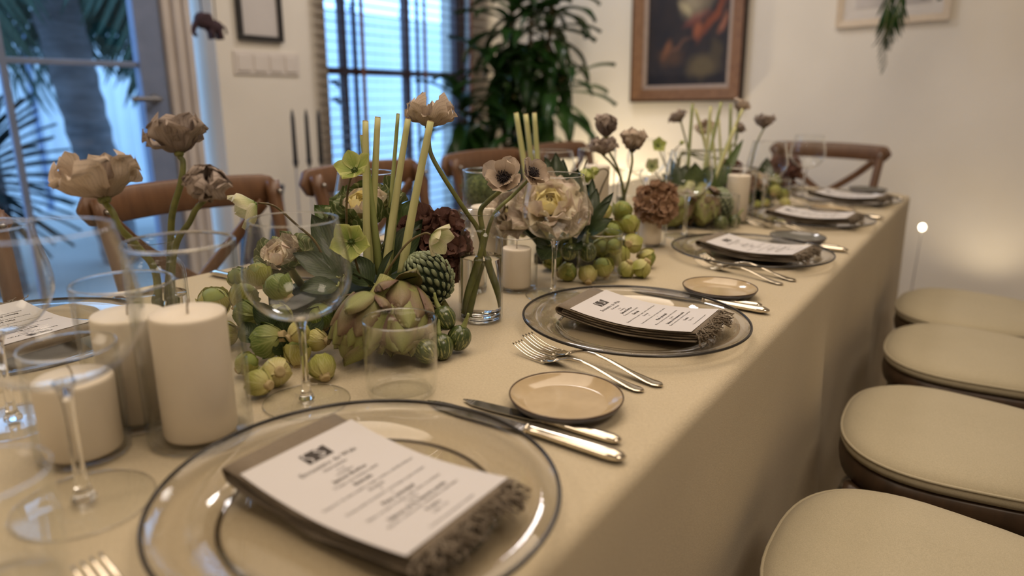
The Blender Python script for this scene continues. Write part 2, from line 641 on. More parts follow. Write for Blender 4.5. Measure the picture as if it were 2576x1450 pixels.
def bbox_mesh(name, b, mat, bev=0.0):
    """box mesh with chamfered edges"""
    x0, x1, y0, y1, z0, z1 = b
    if bev <= 0:
        return me(name, *box(*b), mat, smooth=False)
    import bmesh
    bm = bmesh.new()
    vs = [bm.verts.new(v) for v in box(*b)[0]]
    for f in box(*b)[1]:
        bm.faces.new([vs[i] for i in f])
    bmesh.ops.recalc_face_normals(bm, faces=bm.faces)
    bmesh.ops.bevel(bm, geom=list(bm.edges), offset=bev, segments=2, affect='EDGES', profile=0.5)
    m = bpy.data.meshes.new(name)
    bm.to_mesh(m)
    bm.free()
    m.materials.append(mat)
    return m


SH = {
    'leaf': ([0, .08, .25, .45, .65, .85, 1], [.06, .35, .8, 1, .86, .45, .0]),
    'lance': ([0, .1, .3, .55, .8, 1], [.25, .55, .95, 1, .6, .0]),
    'strap': ([0, .1, .35, .7, .9, 1], [.35, .7, 1, .85, .4, .0]),
    'petal': ([0, .15, .4, .65, .85, .96, 1], [.22, .5, .85, 1, .92, .62, .3]),
    'round': ([0, .12, .35, .6, .8, .94, 1], [.3, .62, .95, 1, .88, .55, .22]),
    'bract': ([0, .15, .4, .65, .85, .95, 1], [.75, .9, 1, .95, .62, .3, .04]),
    'helle': ([0, .15, .4, .65, .85, 1], [.18, .5, .92, 1, .62, .06]),
    'cab': ([0, .2, .45, .7, .88, 1], [.25, .45, .75, 1, .95, .5]),
}


def blade(L, W, shape='leaf', nl=8, nw=6, bend=0.0, cup=0.0, ruf=0.0, rn=3.0, ph=0.0, curl=0.0, thick=0.0, crumple=0.0, seed=0):
    """leaf along +Y from the origin, upper side +Z; bend>0 curls it upward, cup>0 lifts the sides"""
    xs, ys = SH[shape]
    rr = random.Random(seed)
    cr = [rr.uniform(0.4, 0.8), rr.uniform(0, 6), rr.uniform(0.4, 0.8), rr.uniform(0, 6), rr.uniform(0, 6)]
    V, U = [], []
    y = z = 0.0
    ds = L / nl
    rows = []
    for i in range(nl + 1):
        s = i / nl
        a = bend * s + curl * max(0, s - 0.65) ** 2 * 6
        if i:
            y += math.cos(a) * ds
            z += math.sin(a) * ds
        w = W * 0.5 * float(np.interp(s, xs, ys))
        for j in range(nw + 1):
            t = 2 * j / nw - 1
            h = cup * W * t * t * (0.3 + 0.7 * s)
            h += ruf * W * math.sin(rn * 2 * PI * s + ph + (1.7 if t > 0 else 0)) * abs(t) ** 1.5 * (0.25 + 0.75 * s)
            h += ruf * 0.8 * W * math.sin(rn * PI * t + ph) * s ** 3
            if crumple:
                h += crumple * W * (0.3 + s) * (cr[0] * math.sin(9 * t + 6 * s + cr[1]) + cr[2] * math.sin(13 * s - 5 * t + cr[3]) + 0.5 * math.sin(19 * t - 8 * s + cr[4]))
            xx = w * t * (1 - 0.25 * abs(cup) * abs(t))
            V.append((xx, y - h * math.sin(a), z + h * math.cos(a)))
            U.append((j / nw, s))
    F = []
    for i in range(nl):
        for j in range(nw):
            p = i * (nw + 1) + j
            F.append((p, p + 1, p + nw + 2, p + nw + 1))
    if thick:
        n = len(V)
        V2 = [(v[0], v[1], v[2] - thick * (1 - 0.6 * U[k][1])) for k, v in enumerate(V)]
        F2 = [tuple(i + n for i in reversed(f)) for f in F]
        E = []
        loop = [j for j in range(nw + 1)] + [i * (nw + 1) + nw for i in range(1, nl + 1)] + [nl * (nw + 1) + j for j in range(nw - 1, -1, -1)] + [i * (nw + 1) for i in range(nl - 1, 0, -1)]
        for a_, b_ in zip(loop, loop[1:] + loop[:1]):
            E.append((b_, a_, a_ + n, b_ + n))
        V, F, U = V + V2, F + F2 + E, U + U
    return (V, F, U)


def bm_(name, p, mat, smooth=True):
    return me(name, p[0], p[1], mat, p[2] if len(p) > 2 else None, smooth)


# ------------------------------------------------------------------ the room
def struct(name, p, mat, parent=None, smooth=False):
    return link(name, me(name, p[0], p[1], mat, smooth=smooth), parent, kind='structure' if parent is None else None)


XW, YF, XR, YN, ZC = -2.55, 3.85, 2.9, -2.6, 2.75
struct('floor', box(XW - 0.3, XR, YN, YF, -0.06, 0.0), M['floor'])
struct('ceiling', box(XW - 0.3, XR, YN, YF, ZC, ZC + 0.06), M['ceiling'])
struct('wall_far', box(XW - 0.3, XR, YF, YF + 0.15, 0, ZC), M['wall'])
struct('wall_right', box(XR, XR + 0.15, YN, YF, 0, ZC), M['wall'])
struct('wall_near', box(XW - 0.3, XR, YN - 0.15, YN, 0, ZC), M['wall'])
# window wall with a door opening and a window opening
D0, D1, W0, W1 = 0.45, 1.84, 2.44, 3.60
XO = XW - 0.25
wl = join(box(XO, XW, YN, D0, 0, ZC), box(XO, XW, D1, W0, 0, ZC), box(XO, XW, W1, YF, 0, ZC),
          box(XO, XW, D0, D1, 2.25, ZC), box(XO, XW, W0, W1, 2.25, ZC))
struct('wall_left', wl, M['wall'])
struct('baseboard_far', box(XW, XR, YF - 0.015, YF, 0, 0.09), M['trim'])
struct('baseboard_left', join(box(XW, XW + 0.015, D1 + 0.02, W0, 0, 0.09), box(XW, XW + 0.015, W1, YF, 0, 0.09)), M['trim'])

# rug under the chairs
rugm = NB('patterned_rug')
rugm.b.inputs['Roughness'].default_value = 0.95
wv = rugm.n('ShaderNodeTexWave', wave_type='RINGS', rings_direction='SPHERICAL')
wv.inputs['Scale'].default_value = 9
wv.inputs['Distortion'].default_value = 14
wv.inputs['Detail'].default_value = 3
wv.inputs['Detail Scale'].default_value = 2.4
rugm.l(mapped(rugm, 1.0), wv.inputs['Vector'])
rugm.l(ramp(rugm, wv.outputs['Fac'], [(0.3, lin((96, 84, 68))), (0.55, lin((146, 130, 106))), (0.8, lin((172, 156, 130)))]), rugm.b.inputs['Base Color'])
bump(rugm, wv.outputs['Fac'], 0.4, 0.004)
rg = thing('rug', 'patterned grey and beige woven rug under the dining table and chairs', 'rug', T(-0.4, 1.0, 0))
link('pile', bbox_mesh('pile', (-1.3, 1.7, -2.5, 2.3, 0, 0.012), rugm.m, 0.004), rg)
link('border', me('border', *box(-1.36, -1.3, -2.5, 2.3, 0, 0.013), M['napkin'], smooth=False), rg)
link('border', me('border', *box(1.7, 1.76, -2.5, 2.3, 0, 0.013), M['napkin'], smooth=False), rg)

# ------------------------------------------------------------------ glazed door
M['doorblue'] = pm('door_aluminium', (0.21, 0.26, 0.40), (0.18, 0.23, 0.36), 12, 0.4)
M['winframe'] = pm('window_frame_paint', (0.20, 0.15, 0.16), (0.16, 0.12, 0.13), 12, 0.5)
XD = -2.68
dr = link('door_1', None, None, T(XD, 0, 0), kind='structure')
link('door_stile', bbox_mesh('s', (XD - 0.025, XD + 0.025, 1.565, 1.672, 0.02, 2.2), M['doorblue'], 0.006), dr)
link('door_stile', bbox_mesh('s', (XD - 0.025, XD + 0.025, 0.47, 0.57, 0.02, 2.2), M['doorblue'], 0.006), dr)
link('door_rail', bbox_mesh('s', (XD - 0.024, XD + 0.024, 0.57, 1.565, 0.02, 0.16), M['doorblue'], 0.006), dr)
link('door_rail', bbox_mesh('s', (XD - 0.024, XD + 0.024, 0.57, 1.565, 2.1, 2.2), M['doorblue'], 0.006), dr)
link('muntin', bbox_mesh('s', (XD - 0.012, XD + 0.012, 1.080, 1.103, 0.16, 2.1), M['doorblue'], 0.003), dr)
link('muntin', bbox_mesh('s', (XD - 0.011, XD + 0.011, 0.57, 1.565, 1.165, 1.187), M['doorblue'], 0.003), dr)
for (y0, y1) in ((0.57, 1.080), (1.103, 1.565)):
    for (z0, z1) in ((0.16, 1.165), (1.187, 2.1)):
        link('pane', me('pane', *box(XD - 0.003, XD + 0.003, y0, y1, z0, z1), M['glass'], smooth=False), dr)
hd = link('door_handle', bm_('handle', join(tube(smoothpath([(XD + 0.025, 1.605, 1.043), (XD + 0.07, 1.605, 1.043), (XD + 0.075, 1.585, 1.043), (XD + 0.072, 1.49, 1.045)], 5), 0.0105, 10),
                                            tube([(XD + 0.02, 1.605, 1.043), (XD + 0.034, 1.605, 1.043)], 0.02, 14)), M['greymetal']), dr)
link('keyhole', bm_('key', tube([(XD + 0.02, 1.622, 0.945), (XD + 0.032, 1.622, 0.945)], 0.012, 12), M['iron']), dr)
# moulded frame around the door
for k, (y0, y1, x1) in enumerate(((1.676, 1.712, -2.635), (1.712, 1.748, -2.615), (1.748, 1.775, -2.60))):
    link('door_frame', bbox_mesh('s', (-2.72, x1, y0, y1, 0, 2.25), M['trim'], 0.008), dr)
link('door_frame', bbox_mesh('s', (-2.72, -2.62, 0.45, 0.468, 0, 2.25), M['trim'], 0.004), dr)
link('door_frame', bbox_mesh('s', (-2.72, -2.62, 0.468, 1.676, 2.202, 2.25), M['trim'], 0.004), dr)

# ------------------------------------------------------------------ blind window
wn = link('window_1', None, None, T(-2.66, 0, 0), kind='structure')
XWn = -2.66
for (y0, y1) in ((2.445, 2.49), (2.63, 2.655), (3.105, 3.135), (3.55, 3.595)):
    link('window_stile', bbox_mesh('s', (XWn - 0.025, XWn + 0.025, y0, y1, 0.25, 2.24), M['winframe'], 0.004), wn)
for (z0, z1) in ((0.2, 0.27), (1.165, 1.20), (2.18, 2.245)):
    link('window_rail', bbox_mesh('s', (XWn - 0.024, XWn + 0.024, 2.445, 3.595, z0, z1), M['winframe'], 0.004), wn)
for (y0, y1) in ((2.49, 2.63), (2.655, 3.105), (3.135, 3.55)):
    for (z0, z1) in ((0.27, 1.165), (1.20, 2.18)):
        link('pane', me('pane', *box(XWn - 0.003, XWn + 0.003, y0, y1, z0, z1), M['glass'], smooth=False), wn)
link('window_sill', bbox_mesh('s', (-2.8, -2.545, 2.44, 3.6, 0.14, 0.2), M['trim'], 0.005), wn)
for z in (1.125, 1.04):
    link('window_latch', bm_('l', join(tube([(XWn + 0.02, 2.535, z), (XWn + 0.06, 2.535, z)], 0.009, 10), tube([(XWn + 0.055, 2.535, z + 0.012), (XWn + 0.055, 2.55, z - 0.022)], 0.01, 10)), M['iron']), wn)
M['slat'] = wood('blind_slat_wood', (0.10, 0.052, 0.042), (0.075, 0.038, 0.030), 0.2, (20, 4, 60))
bl = thing('venetian_blind', 'wooden venetian blind with open brown slats glowing blue behind the potted plant', 'blind', T(-2.5, 3.06, 2.3))
bw = 0.70
link('headrail', bbox_mesh('h', (-2.545, -2.475, 3.06 - bw, 3.06 + bw, 2.25, 2.31), M['slat'], 0.005), bl)
sl = me('slat', *xf(join((lambda g: (g[0], g[1]))(tube([(0, -bw, 0), (0, bw, 0)], 1.0, 12, True, [(math.cos(2 * PI * i / 12) * 0.0235, math.sin(2 * PI * i / 12) * 0.0015) for i in range(12)], up=(1, 0, 0)))), Matrix()), M['slat'])
nsl = 44
for i in range(nsl):
    z = 2.225 - i * 0.0455
    link('slat', sl, bl, T(-2.51, 3.06, z) @ RY(0.02))
link('bottom_rail', bbox_mesh('h', (-2.53, -2.49, 3.06 - bw, 3.06 + bw, 2.225 - nsl * 0.0455 - 0.01, 2.225 - nsl * 0.0455 + 0.008), M['slat'], 0.003), bl)
M['tape'] = pm('ladder_tape', (0.17, 0.075, 0.06), (0.13, 0.055, 0.045), 50, 0.8)
for y in (2.615, 3.085, 3.50):
    tp = join(box(-2.4835, -2.4825, y - 0.014, y + 0.014, 0.22, 2.25), box(-2.5375, -2.5365, y - 0.014, y + 0.014, 0.22, 2.25))
    link('ladder_tape', me('tape', *tp, M['tape'], smooth=False), bl)
link('pull_cord', bm_('cord', tube([(-2.478, 2.93, 2.25), (-2.478, 2.935, 1.0)], 0.0022, 6), M['tape']), bl)

# ------------------------------------------------------------------ things on the walls
# dark frame with a blank sheet on the window wall
pf = thing('picture_frame', 'thin black picture frame with a blank pale sheet beside the blind', 'picture frame', T(XW, 2.06, 1.3))
y0, y1, z0, z1, w = 1.945, 2.176, 1.292, 1.64, 0.022
for b in ((y0, y1, z0, z0 + w), (y0, y1, z1 - w, z1), (y0, y0 + w, z0 + w, z1 - w), (y1 - w, y1, z0 + w, z1 - w)):
    link('frame_bar', bbox_mesh('b', (XW + 0.002, XW + 0.024, *b), M['iron'], 0.003), pf)
link('sheet', me('sheet', *box(XW + 0.002, XW + 0.010, y0 + w, y1 - w, z0 + w, z1 - w), M['paper'], smooth=False), pf)
# switch plates
M['plastic'] = pm('switch_plastic', (0.74, 0.69, 0.65), (0.72, 0.67, 0.63), 12, 0.35)
sp = thing('switch_plate', 'long pale plate of light switches under the black picture frame', 'light switch', T(XW, 2.08, 1.2))
link('backplate', bbox_mesh('b', (XW, XW + 0.009, 1.915, 2.262, 1.148, 1.248), M['plastic'], 0.003), sp)
for k in range(4):
    link('rocker', bbox_mesh('b', (XW + 0.007, XW + 0.015, 1.93 + k * 0.083, 1.995 + k * 0.083, 1.163, 1.233), M['plastic'], 0.003), sp)


# hanging ornament: a small dark stuffed elephant on two cords
def ellipsoid(c, r, n=20, m=12):
    V, F, U = lathe([(math.sin(PI * k / m), -math.cos(PI * k / m)) for k in range(m + 1)], n)
    return ([(c[0] + v[0] * r[0], c[1] + v[1] * r[1], c[2] + v[2] * r[2]) for v in V], F, U)


M['felt'] = pm('dark_felt', (0.035, 0.022, 0.03), (0.06, 0.03, 0.04), 90, 0.9)
el = thing('hanging_ornament', 'small dark elephant shaped ornament hanging on two cords before the wall', 'ornament', T(-2.3, 1.66, 1.3))
link('body', bm_('b', ellipsoid((-2.3, 1.672, 1.313), (0.025, 0.04, 0.026)), M['felt']), el)
hdo = link('head', bm_('b', ellipsoid((-2.3, 1.628, 1.332), (0.026, 0.03, 0.03)), M['felt']), el)
link('trunk', bm_('b', tube(smoothpath([(-2.3, 1.605, 1.325), (-2.3, 1.592, 1.303), (-2.3, 1.590, 1.285), (-2.3, 1.600, 1.275)], 4), [0.011 - 0.0004 * i for i in range(13)], 8), M['felt']), hdo)
link('ear', bm_('b', ellipsoid((-2.277, 1.64, 1.335), (0.004, 0.02, 0.024), 12, 8), M['felt']), hdo)
for yy, xx in ((1.655, -2.29), (1.690, -2.29), (1.660, -2.31), (1.695, -2.31)):
    link('leg', bm_('b', tube([(xx, yy, 1.308), (xx, yy + 0.006, 1.268)], [0.010, 0.011], 10), M['felt']), el)
link('tail', bm_('b', tube(smoothpath([(-2.3, 1.708, 1.32), (-2.3, 1.722, 1.312), (-2.3, 1.727, 1.29)], 4), 0.004, 6), M['felt']), el)
for a, b in (((-2.3, 1.63, 1.355), (-2.3, 1.604, 2.745)), ((-2.3, 1.685, 1.335), (-2.3, 1.716, 2.745))):
    link('cord', bm_('c', tube([a, b], 0.0022, 6), M['felt']), el)

# ------------------------------------------------------------------ oil painting on the far wall
def painting_mat():
    nb = NB('oil_painting')
    nb.b.inputs['Roughness'].default_value = 0.5
    tc = nb.n('ShaderNodeTexCoord')
    nz = nb.n('ShaderNodeTexNoise')
    nz.inputs['Scale'].default_value = 5
    nz.inputs['Detail'].default_value = 4
    nb.l(tc.outputs['UV'], nz.inputs['Vector'])
    add = nb.n('ShaderNodeMix', data_type='RGBA', blend_type='LINEAR_LIGHT')
    add.inputs['Factor'].default_value = 0.06
    nb.l(tc.outputs['UV'], add.inputs['A'])
    nb.l(nz.outputs['Color'], add.inputs['B'])
    cur = None
    base = ramp(nb, nz.outputs['Fac'], [(0.35, lin((30, 30, 40))), (0.65, lin((46, 40, 44)))])
    cur = base
    # soft strokes: centre, half axes, angle, colour
    for (cx, cy, ax, ay, ang, c, hard) in (
            (0.30, 0.20, 0.20, 0.10, 0.0, (78, 58, 48), 0.8), (0.70, 0.12, 0.26, 0.10, 0.0, (96, 86, 66), 0.8),
            (0.85, 0.22, 0.10, 0.12, 0.4, (72, 64, 52), 0.8), (0.24, 0.245, 0.11, 0.06, 0.9, (122, 82, 58), 0.6),
            (0.40, 0.27, 0.18, 0.022, 0.35, (100, 72, 62), 0.6), (0.62, 0.36, 0.10, 0.07, 0.3, (150, 88, 62), 0.55),
            (0.82, 0.47, 0.34, 0.05, 0.75, (128, 68, 44), 0.6), (0.92, 0.42, 0.10, 0.05, 0.9, (150, 98, 78), 0.6),
            (0.60, 0.44, 0.20, 0.05, 0.25, (120, 66, 60), 0.6), (0.58, 0.58, 0.24, 0.17, 0.2, (156, 146, 124), 0.6),
            (0.72, 0.66, 0.20, 0.16, 0.5, (112, 98, 84), 0.6), (0.46, 0.51, 0.12, 0.05, -0.5, (176, 166, 136), 0.6),
            (0.50, 0.66, 0.08, 0.12, 0.0, (162, 156, 146), 0.6), (0.55, 0.84, 0.14, 0.09, 0.0, (150, 104, 76), 0.5),
            (0.92, 0.66, 0.12, 0.18, 0.3, (112, 54, 38), 0.6)):
        mp = nb.n('ShaderNodeMapping', vector_type='TEXTURE')
        mp.inputs['Location'].default_value = (cx, cy, 0)
        mp.inputs['Rotation'].default_value = (0, 0, ang)
        mp.inputs['Scale'].default_value = (ax, ay, 1)
        nb.l(add.outputs['Result'], mp.inputs['Vector'])
        ln = nb.n('ShaderNodeVectorMath', operation='LENGTH')
        sx = nb.n('ShaderNodeVectorMath', operation='MULTIPLY')
        sx.inputs[1].default_value = (1, 1, 0)
        nb.l(mp.outputs[0], sx.inputs[0])
        nb.l(sx.outputs[0], ln.inputs[0])
        f = ramp(nb, ln.outputs['Value'], [(hard * 0.5, (0.9, 0.9, 0.9)), (1.08, (0, 0, 0))])
        mx = nb.n('ShaderNodeMix', data_type='RGBA')
        nb.l(f, mx.inputs['Factor'])
        nb.l(cur, mx.inputs['A'])
        mx.inputs['B'].default_value = col4(lin(c))
        cur = mx.outputs['Result']
    nb.l(cur, nb.b.inputs['Base Color'])
    return nb.m


def framed(name, label, x0, x1, z0, z1, bars, canvas_mat, tilt=0.0, cat='painting'):
    """frame built of nested mitred bars: (width, depth, material, name)"""
    yb = YF - 0.004
    root = thing(name, label, cat, T((x0 + x1) / 2, yb, z0))
    Rm = T((x0 + x1) / 2, yb, z0) @ RY(tilt) @ T(-(x0 + x1) / 2, -yb, -z0)
    a0, a1, c0, c1 = x0, x1, z0, z1
    for w, d, mat, nm in bars:
        o = [(a0, c0), (a1, c0), (a1, c1), (a0, c1)]
        i = [(a0 + w, c0 + w), (a1 - w, c0 + w), (a1 - w, c1 - w), (a0 + w, c1 - w)]
        for k in range(4):
            l = (k + 1) % 4
            q = [o[k], o[l], i[l], i[k]]
            dd = [d, d, d * 0.72, d * 0.72]
            V = [(x, yb, z) for x, z in q] + [(q[m_][0], yb - dd[m_], q[m_][1]) for m_ in range(4)]
            F = [(0, 1, 2, 3), (7, 6, 5, 4), (0, 4, 5, 1), (1, 5, 6, 2), (2, 6, 7, 3), (3, 7, 4, 0)]
            link(nm, me(nm, V, F, mat, smooth=False), root, Rm)
        a0, a1, c0, c1 = a0 + w, a1 - w, c0 + w, c1 - w
    V = [(a0, yb - 0.012, c0), (a1, yb - 0.012, c0), (a1, yb - 0.012, c1), (a0, yb - 0.012, c1), (a0, yb, c0), (a1, yb, c0), (a1, yb, c1), (a0, yb, c1)]
    F = [(0, 1, 2, 3), (5, 4, 7, 6), (0, 4, 5, 1), (1, 5, 6, 2), (2, 6, 7, 3), (3, 7, 4, 0)]
    link('canvas', me('canvas', V, F, canvas_mat, [(0, 0), (1, 0), (1, 1), (0, 1)] * 2, smooth=False), root, Rm)
    return root


M['framewood'] = wood('picture_frame_wood', (0.27, 0.145, 0.075), (0.19, 0.095, 0.048), 0.4, (30, 30, 30))
M['slip'] = pm('frame_slip', (0.40, 0.32, 0.28), (0.35, 0.28, 0.24), 40, 0.6)
M['frameedge'] = pm('frame_edge', (0.07, 0.05, 0.04), (0.05, 0.035, 0.03), 40, 0.5)
framed('oil_painting', 'dark oil painting with pale drapery and orange sash in a brown wooden frame', -1.565, -0.930, 1.045, 1.99,
       ((0.012, 0.045, M['frameedge'], 'outer_edge'), (0.058, 0.05, M['framewood'], 'frame_bar'), (0.02, 0.032, M['slip'], 'inner_slip')), painting_mat(), -0.03)
M['blond'] = wood('pale_frame_wood', (0.72, 0.61, 0.48), (0.67, 0.56, 0.43), 0.5, (30, 30, 30))
M['palepic'] = pm('pale_print', (0.66, 0.62, 0.60), (0.50, 0.47, 0.46), 5, 0.6)
M['mount'] = pm('mount_board', (0.74, 0.70, 0.66), (0.72, 0.68, 0.64), 5, 0.8)
framed('framed_print', 'pale print in a light wooden frame behind the drooping palm fronds', -0.515, -0.045, 1.41, 2.07,
       ((0.03, 0.022, M['blond'], 'frame_bar'), (0.05, 0.012, M['mount'], 'mount')), M['palepic'], -0.04, cat='picture')


# hanging fern: the drooping fronds show at the top of the photograph
def frond(path, n, L0, W0, mat_leaf, droop=0.6, rad=0.003, seed=1, bmat=None):
    """a palm frond: rachis plus leaflets, as (rachis, leaflets) part tuples"""
    P = smoothpath(path, 8)
    r = random.Random(seed)
    rach = tube(P, [rad * (1 - 0.7 * i / len(P)) for i in range(len(P))], 6)
    bl_ = []
    for k in range(n):
        f = 0.12 + 0.88 * k / n
        i = min(len(P) - 2, int(f * (len(P) - 1)))
        t = (P[i + 1] - P[i]).normalized()
        sd = t.cross(Vector((0, 0, 1)))
        if sd.length < 0.05:
            sd = Vector((1, 0.2, 0))
        sd.normalize()
        up = sd.cross(t)
        LL = L0 * (0.45 + 0.55 * math.sin(PI * min(1, f * 0.9 + 0.1)))
        for s in (-1, 1):
            d = (t * 0.75 + sd * s * 0.75 + Vector((0, 0, -droop * (0.4 + 0.5 * r.random())))).normalized()
            bl_.append(xf(blade(LL * (0.8 + 0.4 * r.random()), W0, 'strap', 4, 2, bend=-0.5, cup=0.2), frame(P[i], d, up)))
    return rach, join(*bl_)


pl = thing('hanging_fern', 'dark green palm fronds drooping from above in front of the pale framed print', 'plant', T(-0.22, 3.55, 2.2))
link('pot', bm_('pot', xf(lathe([(0, 0), (0.07, 0), (0.10, 0.12), (0.105, 0.125), (0.095, 0.125), (0.088, 0.1), (0, 0.1)], 28), T(-0.22, 3.55, 2.12)), M['stone']), pl)
for a in (0, 2.1, 4.2):
    link('hanging_wire', bm_('w', tube([(-0.22 + 0.1 * math.cos(a), 3.55 + 0.1 * math.sin(a), 2.24), (-0.22, 3.55, 2.75)], 0.0018, 5), M['iron']), pl)
for k, (pts, n, L0) in enumerate((
        ([(-0.22, 3.55, 2.22), (-0.28, 3.5, 2.25), (-0.2543, 3.5, 1.5701), (-0.2507, 3.48, 1.3811), (-0.2241, 3.48, 1.2125)], 60, 0.11),
        ([(-0.22, 3.55, 2.22), (-0.25, 3.45, 2.27), (-0.2026, 3.42, 1.5262), (-0.2154, 3.4, 1.3887), (-0.2378, 3.4, 1.2966)], 50, 0.10),
        ([(-0.22, 3.55, 2.22), (-0.14, 3.5, 2.26), (-0.1545, 3.5, 1.7258), (-0.1248, 3.5, 1.5754), (-0.1103, 3.5, 1.5068)], 46, 0.10),
        ([(-0.22, 3.55, 2.22), (-0.12, 3.58, 2.25), (-0.1099, 3.6, 1.7084), (-0.0786, 3.6, 1.5697), (-0.0633, 3.6, 1.5074)], 46, 0.10))):
    ra, le = frond(pts, n, L0, 0.010, None, 2.4, seed=k)
    f_ = link('frond', bm_('f', le, M['leafplant']), pl)
    link('rachis', bm_('r', ra, M['stem']), f_)

# ------------------------------------------------------------------ lamps low by the far wall
M['lampon'] = emit('lamp_glow', (1.0, 0.82, 0.55), 9)
M['bulbon'] = emit('bulb_glow', (1.0, 0.82, 0.55), 14)


def uplight(loc, aim, power, label, cone=2.2):
    r_ = thing('floor_uplight', label, 'lamp', T(*loc))
    link('housing', bm_('h', xf(lathe([(0, 0), (0.06, 0), (0.06, 0.16), (0.054, 0.16), (0.05, 0.10), (0, 0.10)], 24), T(*loc)), M['iron']), r_)
    link('lens', bm_('l', xf(lathe([(0, 0.115), (0.05, 0.115), (0.05, 0.12), (0, 0.122)], 24), T(*loc)), M['lampon']), r_)
    l = bpy.data.lights.new('uplight_beam', 'SPOT')
    l.energy = power
    l.color = (1.0, 0.80, 0.52)
    l.spot_size = cone
    l.spot_blend = 0.9
    l.shadow_soft_size = 0.05
    m = zframe((loc[0], loc[1], loc[2] + 0.17), -Vector(aim))
    link('beam', l, r_, m)


uplight((-1.70, 3.50, 0), (0.0, 0.36, 1.0), 40, 'small black floor uplight under the leafy plant by the far wall')
uplight((0.30, 3.60, 0), (-0.1, 0.16, 1.0), 3, 'small black floor uplight behind the right side of the table end')
bp = (0.0088, 3.5, 0.5351)
bb = thing('stick_lamp', 'small glowing round bulb on a thin stand right of the table end', 'lamp', T(bp[0], bp[1], 0))
link('base', bm_('b', xf(lathe([(0, 0), (0.055, 0), (0.055, 0.012), (0.008, 0.02), (0, 0.02)], 24), T(bp[0], bp[1], 0)), M['greymetal']), bb)
link('stand', bm_('b', tube([(bp[0], bp[1], 0.015), (bp[0], bp[1], bp[2] - 0.01)], 0.002, 8), M['greymetal']), bb)
link('bulb', bm_('b', ellipsoid(bp, (0.013, 0.013, 0.015)), M['bulbon']), bb)

# ------------------------------------------------------------------ three tall taper holders by the window wall
for k, (lab, y) in enumerate((('leftmost of the three tall black tapers on thin grey stands', 2.008),
                              ('middle of the three tall black tapers on thin grey stands', 2.082),
                              ('third tall black taper on a grey stand, nearest the blind', 2.150))):
    x = -2.3
    t = thing('taper_stand', lab, 'candle holder', T(x, y, 0), 'black tapers on grey stands')
    link('base', bm_('b', xf(lathe([(0, 0), (0.033, 0), (0.033, 0.008), (0.006, 0.02), (0, 0.02)], 20), T(x, y, 0)), M['greymetal']), t)
    link('stand', bm_('b', tube([(x, y, 0.015), (x, y, 0.775)], 0.0045, 8), M['greymetal']), t)
    link('cup', bm_('b', xf(lathe([(0, 0.755), (0.008, 0.76), (0.013, 0.785), (0.0115, 0.79), (0, 0.785)], 16), T(x, y, 0)), M['iron']), t)
    link('taper', bm_('b', tube([(x, y, 0.78), (x, y, 0.97), (x, y, 0.995), (x, y, 1.005)], [0.010, 0.0085, 0.005, 0.0015], 10), M['iron']), t)

# two dark floor vases by the door
for k, (lab, y, h) in enumerate((('slim dark blue glass floor vase standing nearest the door frame', 1.72, 0.74), ('slim black floor vase right of the blue one', 1.86, 0.70))):
    mt = NB('dark_vase_%d' % k)
    mt.b.inputs['Base Color'].default_value = col4((0.012, 0.02, 0.05) if k == 0 else (0.01, 0.01, 0.012))
    mt.b.inputs['Roughness'].default_value = 0.08
    mt.b.inputs['Coat Weight'].default_value = 0.6
    t = thing('floor_vase', lab, 'vase', T(-2.25, y, 0), 'dark floor vases')
    link('body', bm_('b', xf(lathe([(0, 0), (0.045, 0), (0.055, 0.05), (0.06, 0.25), (0.05, h * .65), (0.026, h * .85), (0.024, h * .93), (0.034, h), (0.03, h), (0.02, h * .93), (0.02, h * .85), (0, h * .8)], 28), T(-2.25, y, 0)), mt.m), t)
    link('foot_ring', bm_('b', xf(lathe([(0.044, 0), (0.05, 0), (0.05, 0.012), (0.044, 0.012)], 28), T(-2.25, y, 0)), M['greymetal']), t)

# ------------------------------------------------------------------ garden beyond the glass
M['paving'] = pm('paving', (0.42, 0.40, 0.38), (0.34, 0.33, 0.31), 2, 0.9)
M['fence'] = NB('fence_panel').m
nbf = NB('pale_fence')
nbf.b.inputs['Roughness'].default_value = 0.7
nbf.l(ramp(nbf, noise(nbf, 1.2, 3), [(0.3, (0.74, 0.76, 0.78)), (0.7, (0.64, 0.67, 0.70))]), nbf.b.inputs['Base Color'])
M['fence'] = nbf.m
M['bark'] = pm('palm_bark', (0.22, 0.21, 0.22), (0.13, 0.125, 0.13), (6, 6, 30), 0.95, bmp=(0.7, 0.03), bscale=(8, 8, 22))
M['frondout'] = leafy('garden_frond', (0.03, 0.075, 0.06), (0.045, 0.11, 0.085), (0.07, 0.15, 0.11), 0.5, 2, 8, 0.15, 0.25)
M['yucca'] = leafy('garden_yucca', (0.012, 0.022, 0.025), (0.02, 0.034, 0.035), (0.03, 0.05, 0.05), 0.5, 2, 8, 0.15, 0.1)
struct('ground_garden', box(-14, XO, -6, 12, -0.12, -0.06), M['paving'])
fn = thing('garden_fence', 'pale corrugated garden fence beyond the glazed door', 'fence', T(-7.2, 3, -0.06))
for k in range(15):
    y = -4.0 + k * 1.0
    V, F = [], []
    for i in range(21):
        yy = y + i / 20 * 0.98
        xx = -7.2 + 0.012 * math.sin(i / 20 * 2 * PI * 7)
        V += [(xx, yy, 0.0), (xx, yy, 2.1), (xx - 0.02, yy, 0.0), (xx - 0.02, yy, 2.1)]
        if i:
            a = (i - 1) * 4
            F += [(a, a + 1, a + 5, a + 4), (a + 2, a + 6, a + 7, a + 3), (a + 1, a + 3, a + 7, a + 5)]
    link('panel', me('panel', V, F, M['fence'], smooth=False), fn)
    link('post', me('post', *box(-7.26, -7.18, y - 0.03, y + 0.01, -0.06, 2.18), M['doorblue'], smooth=False), fn)


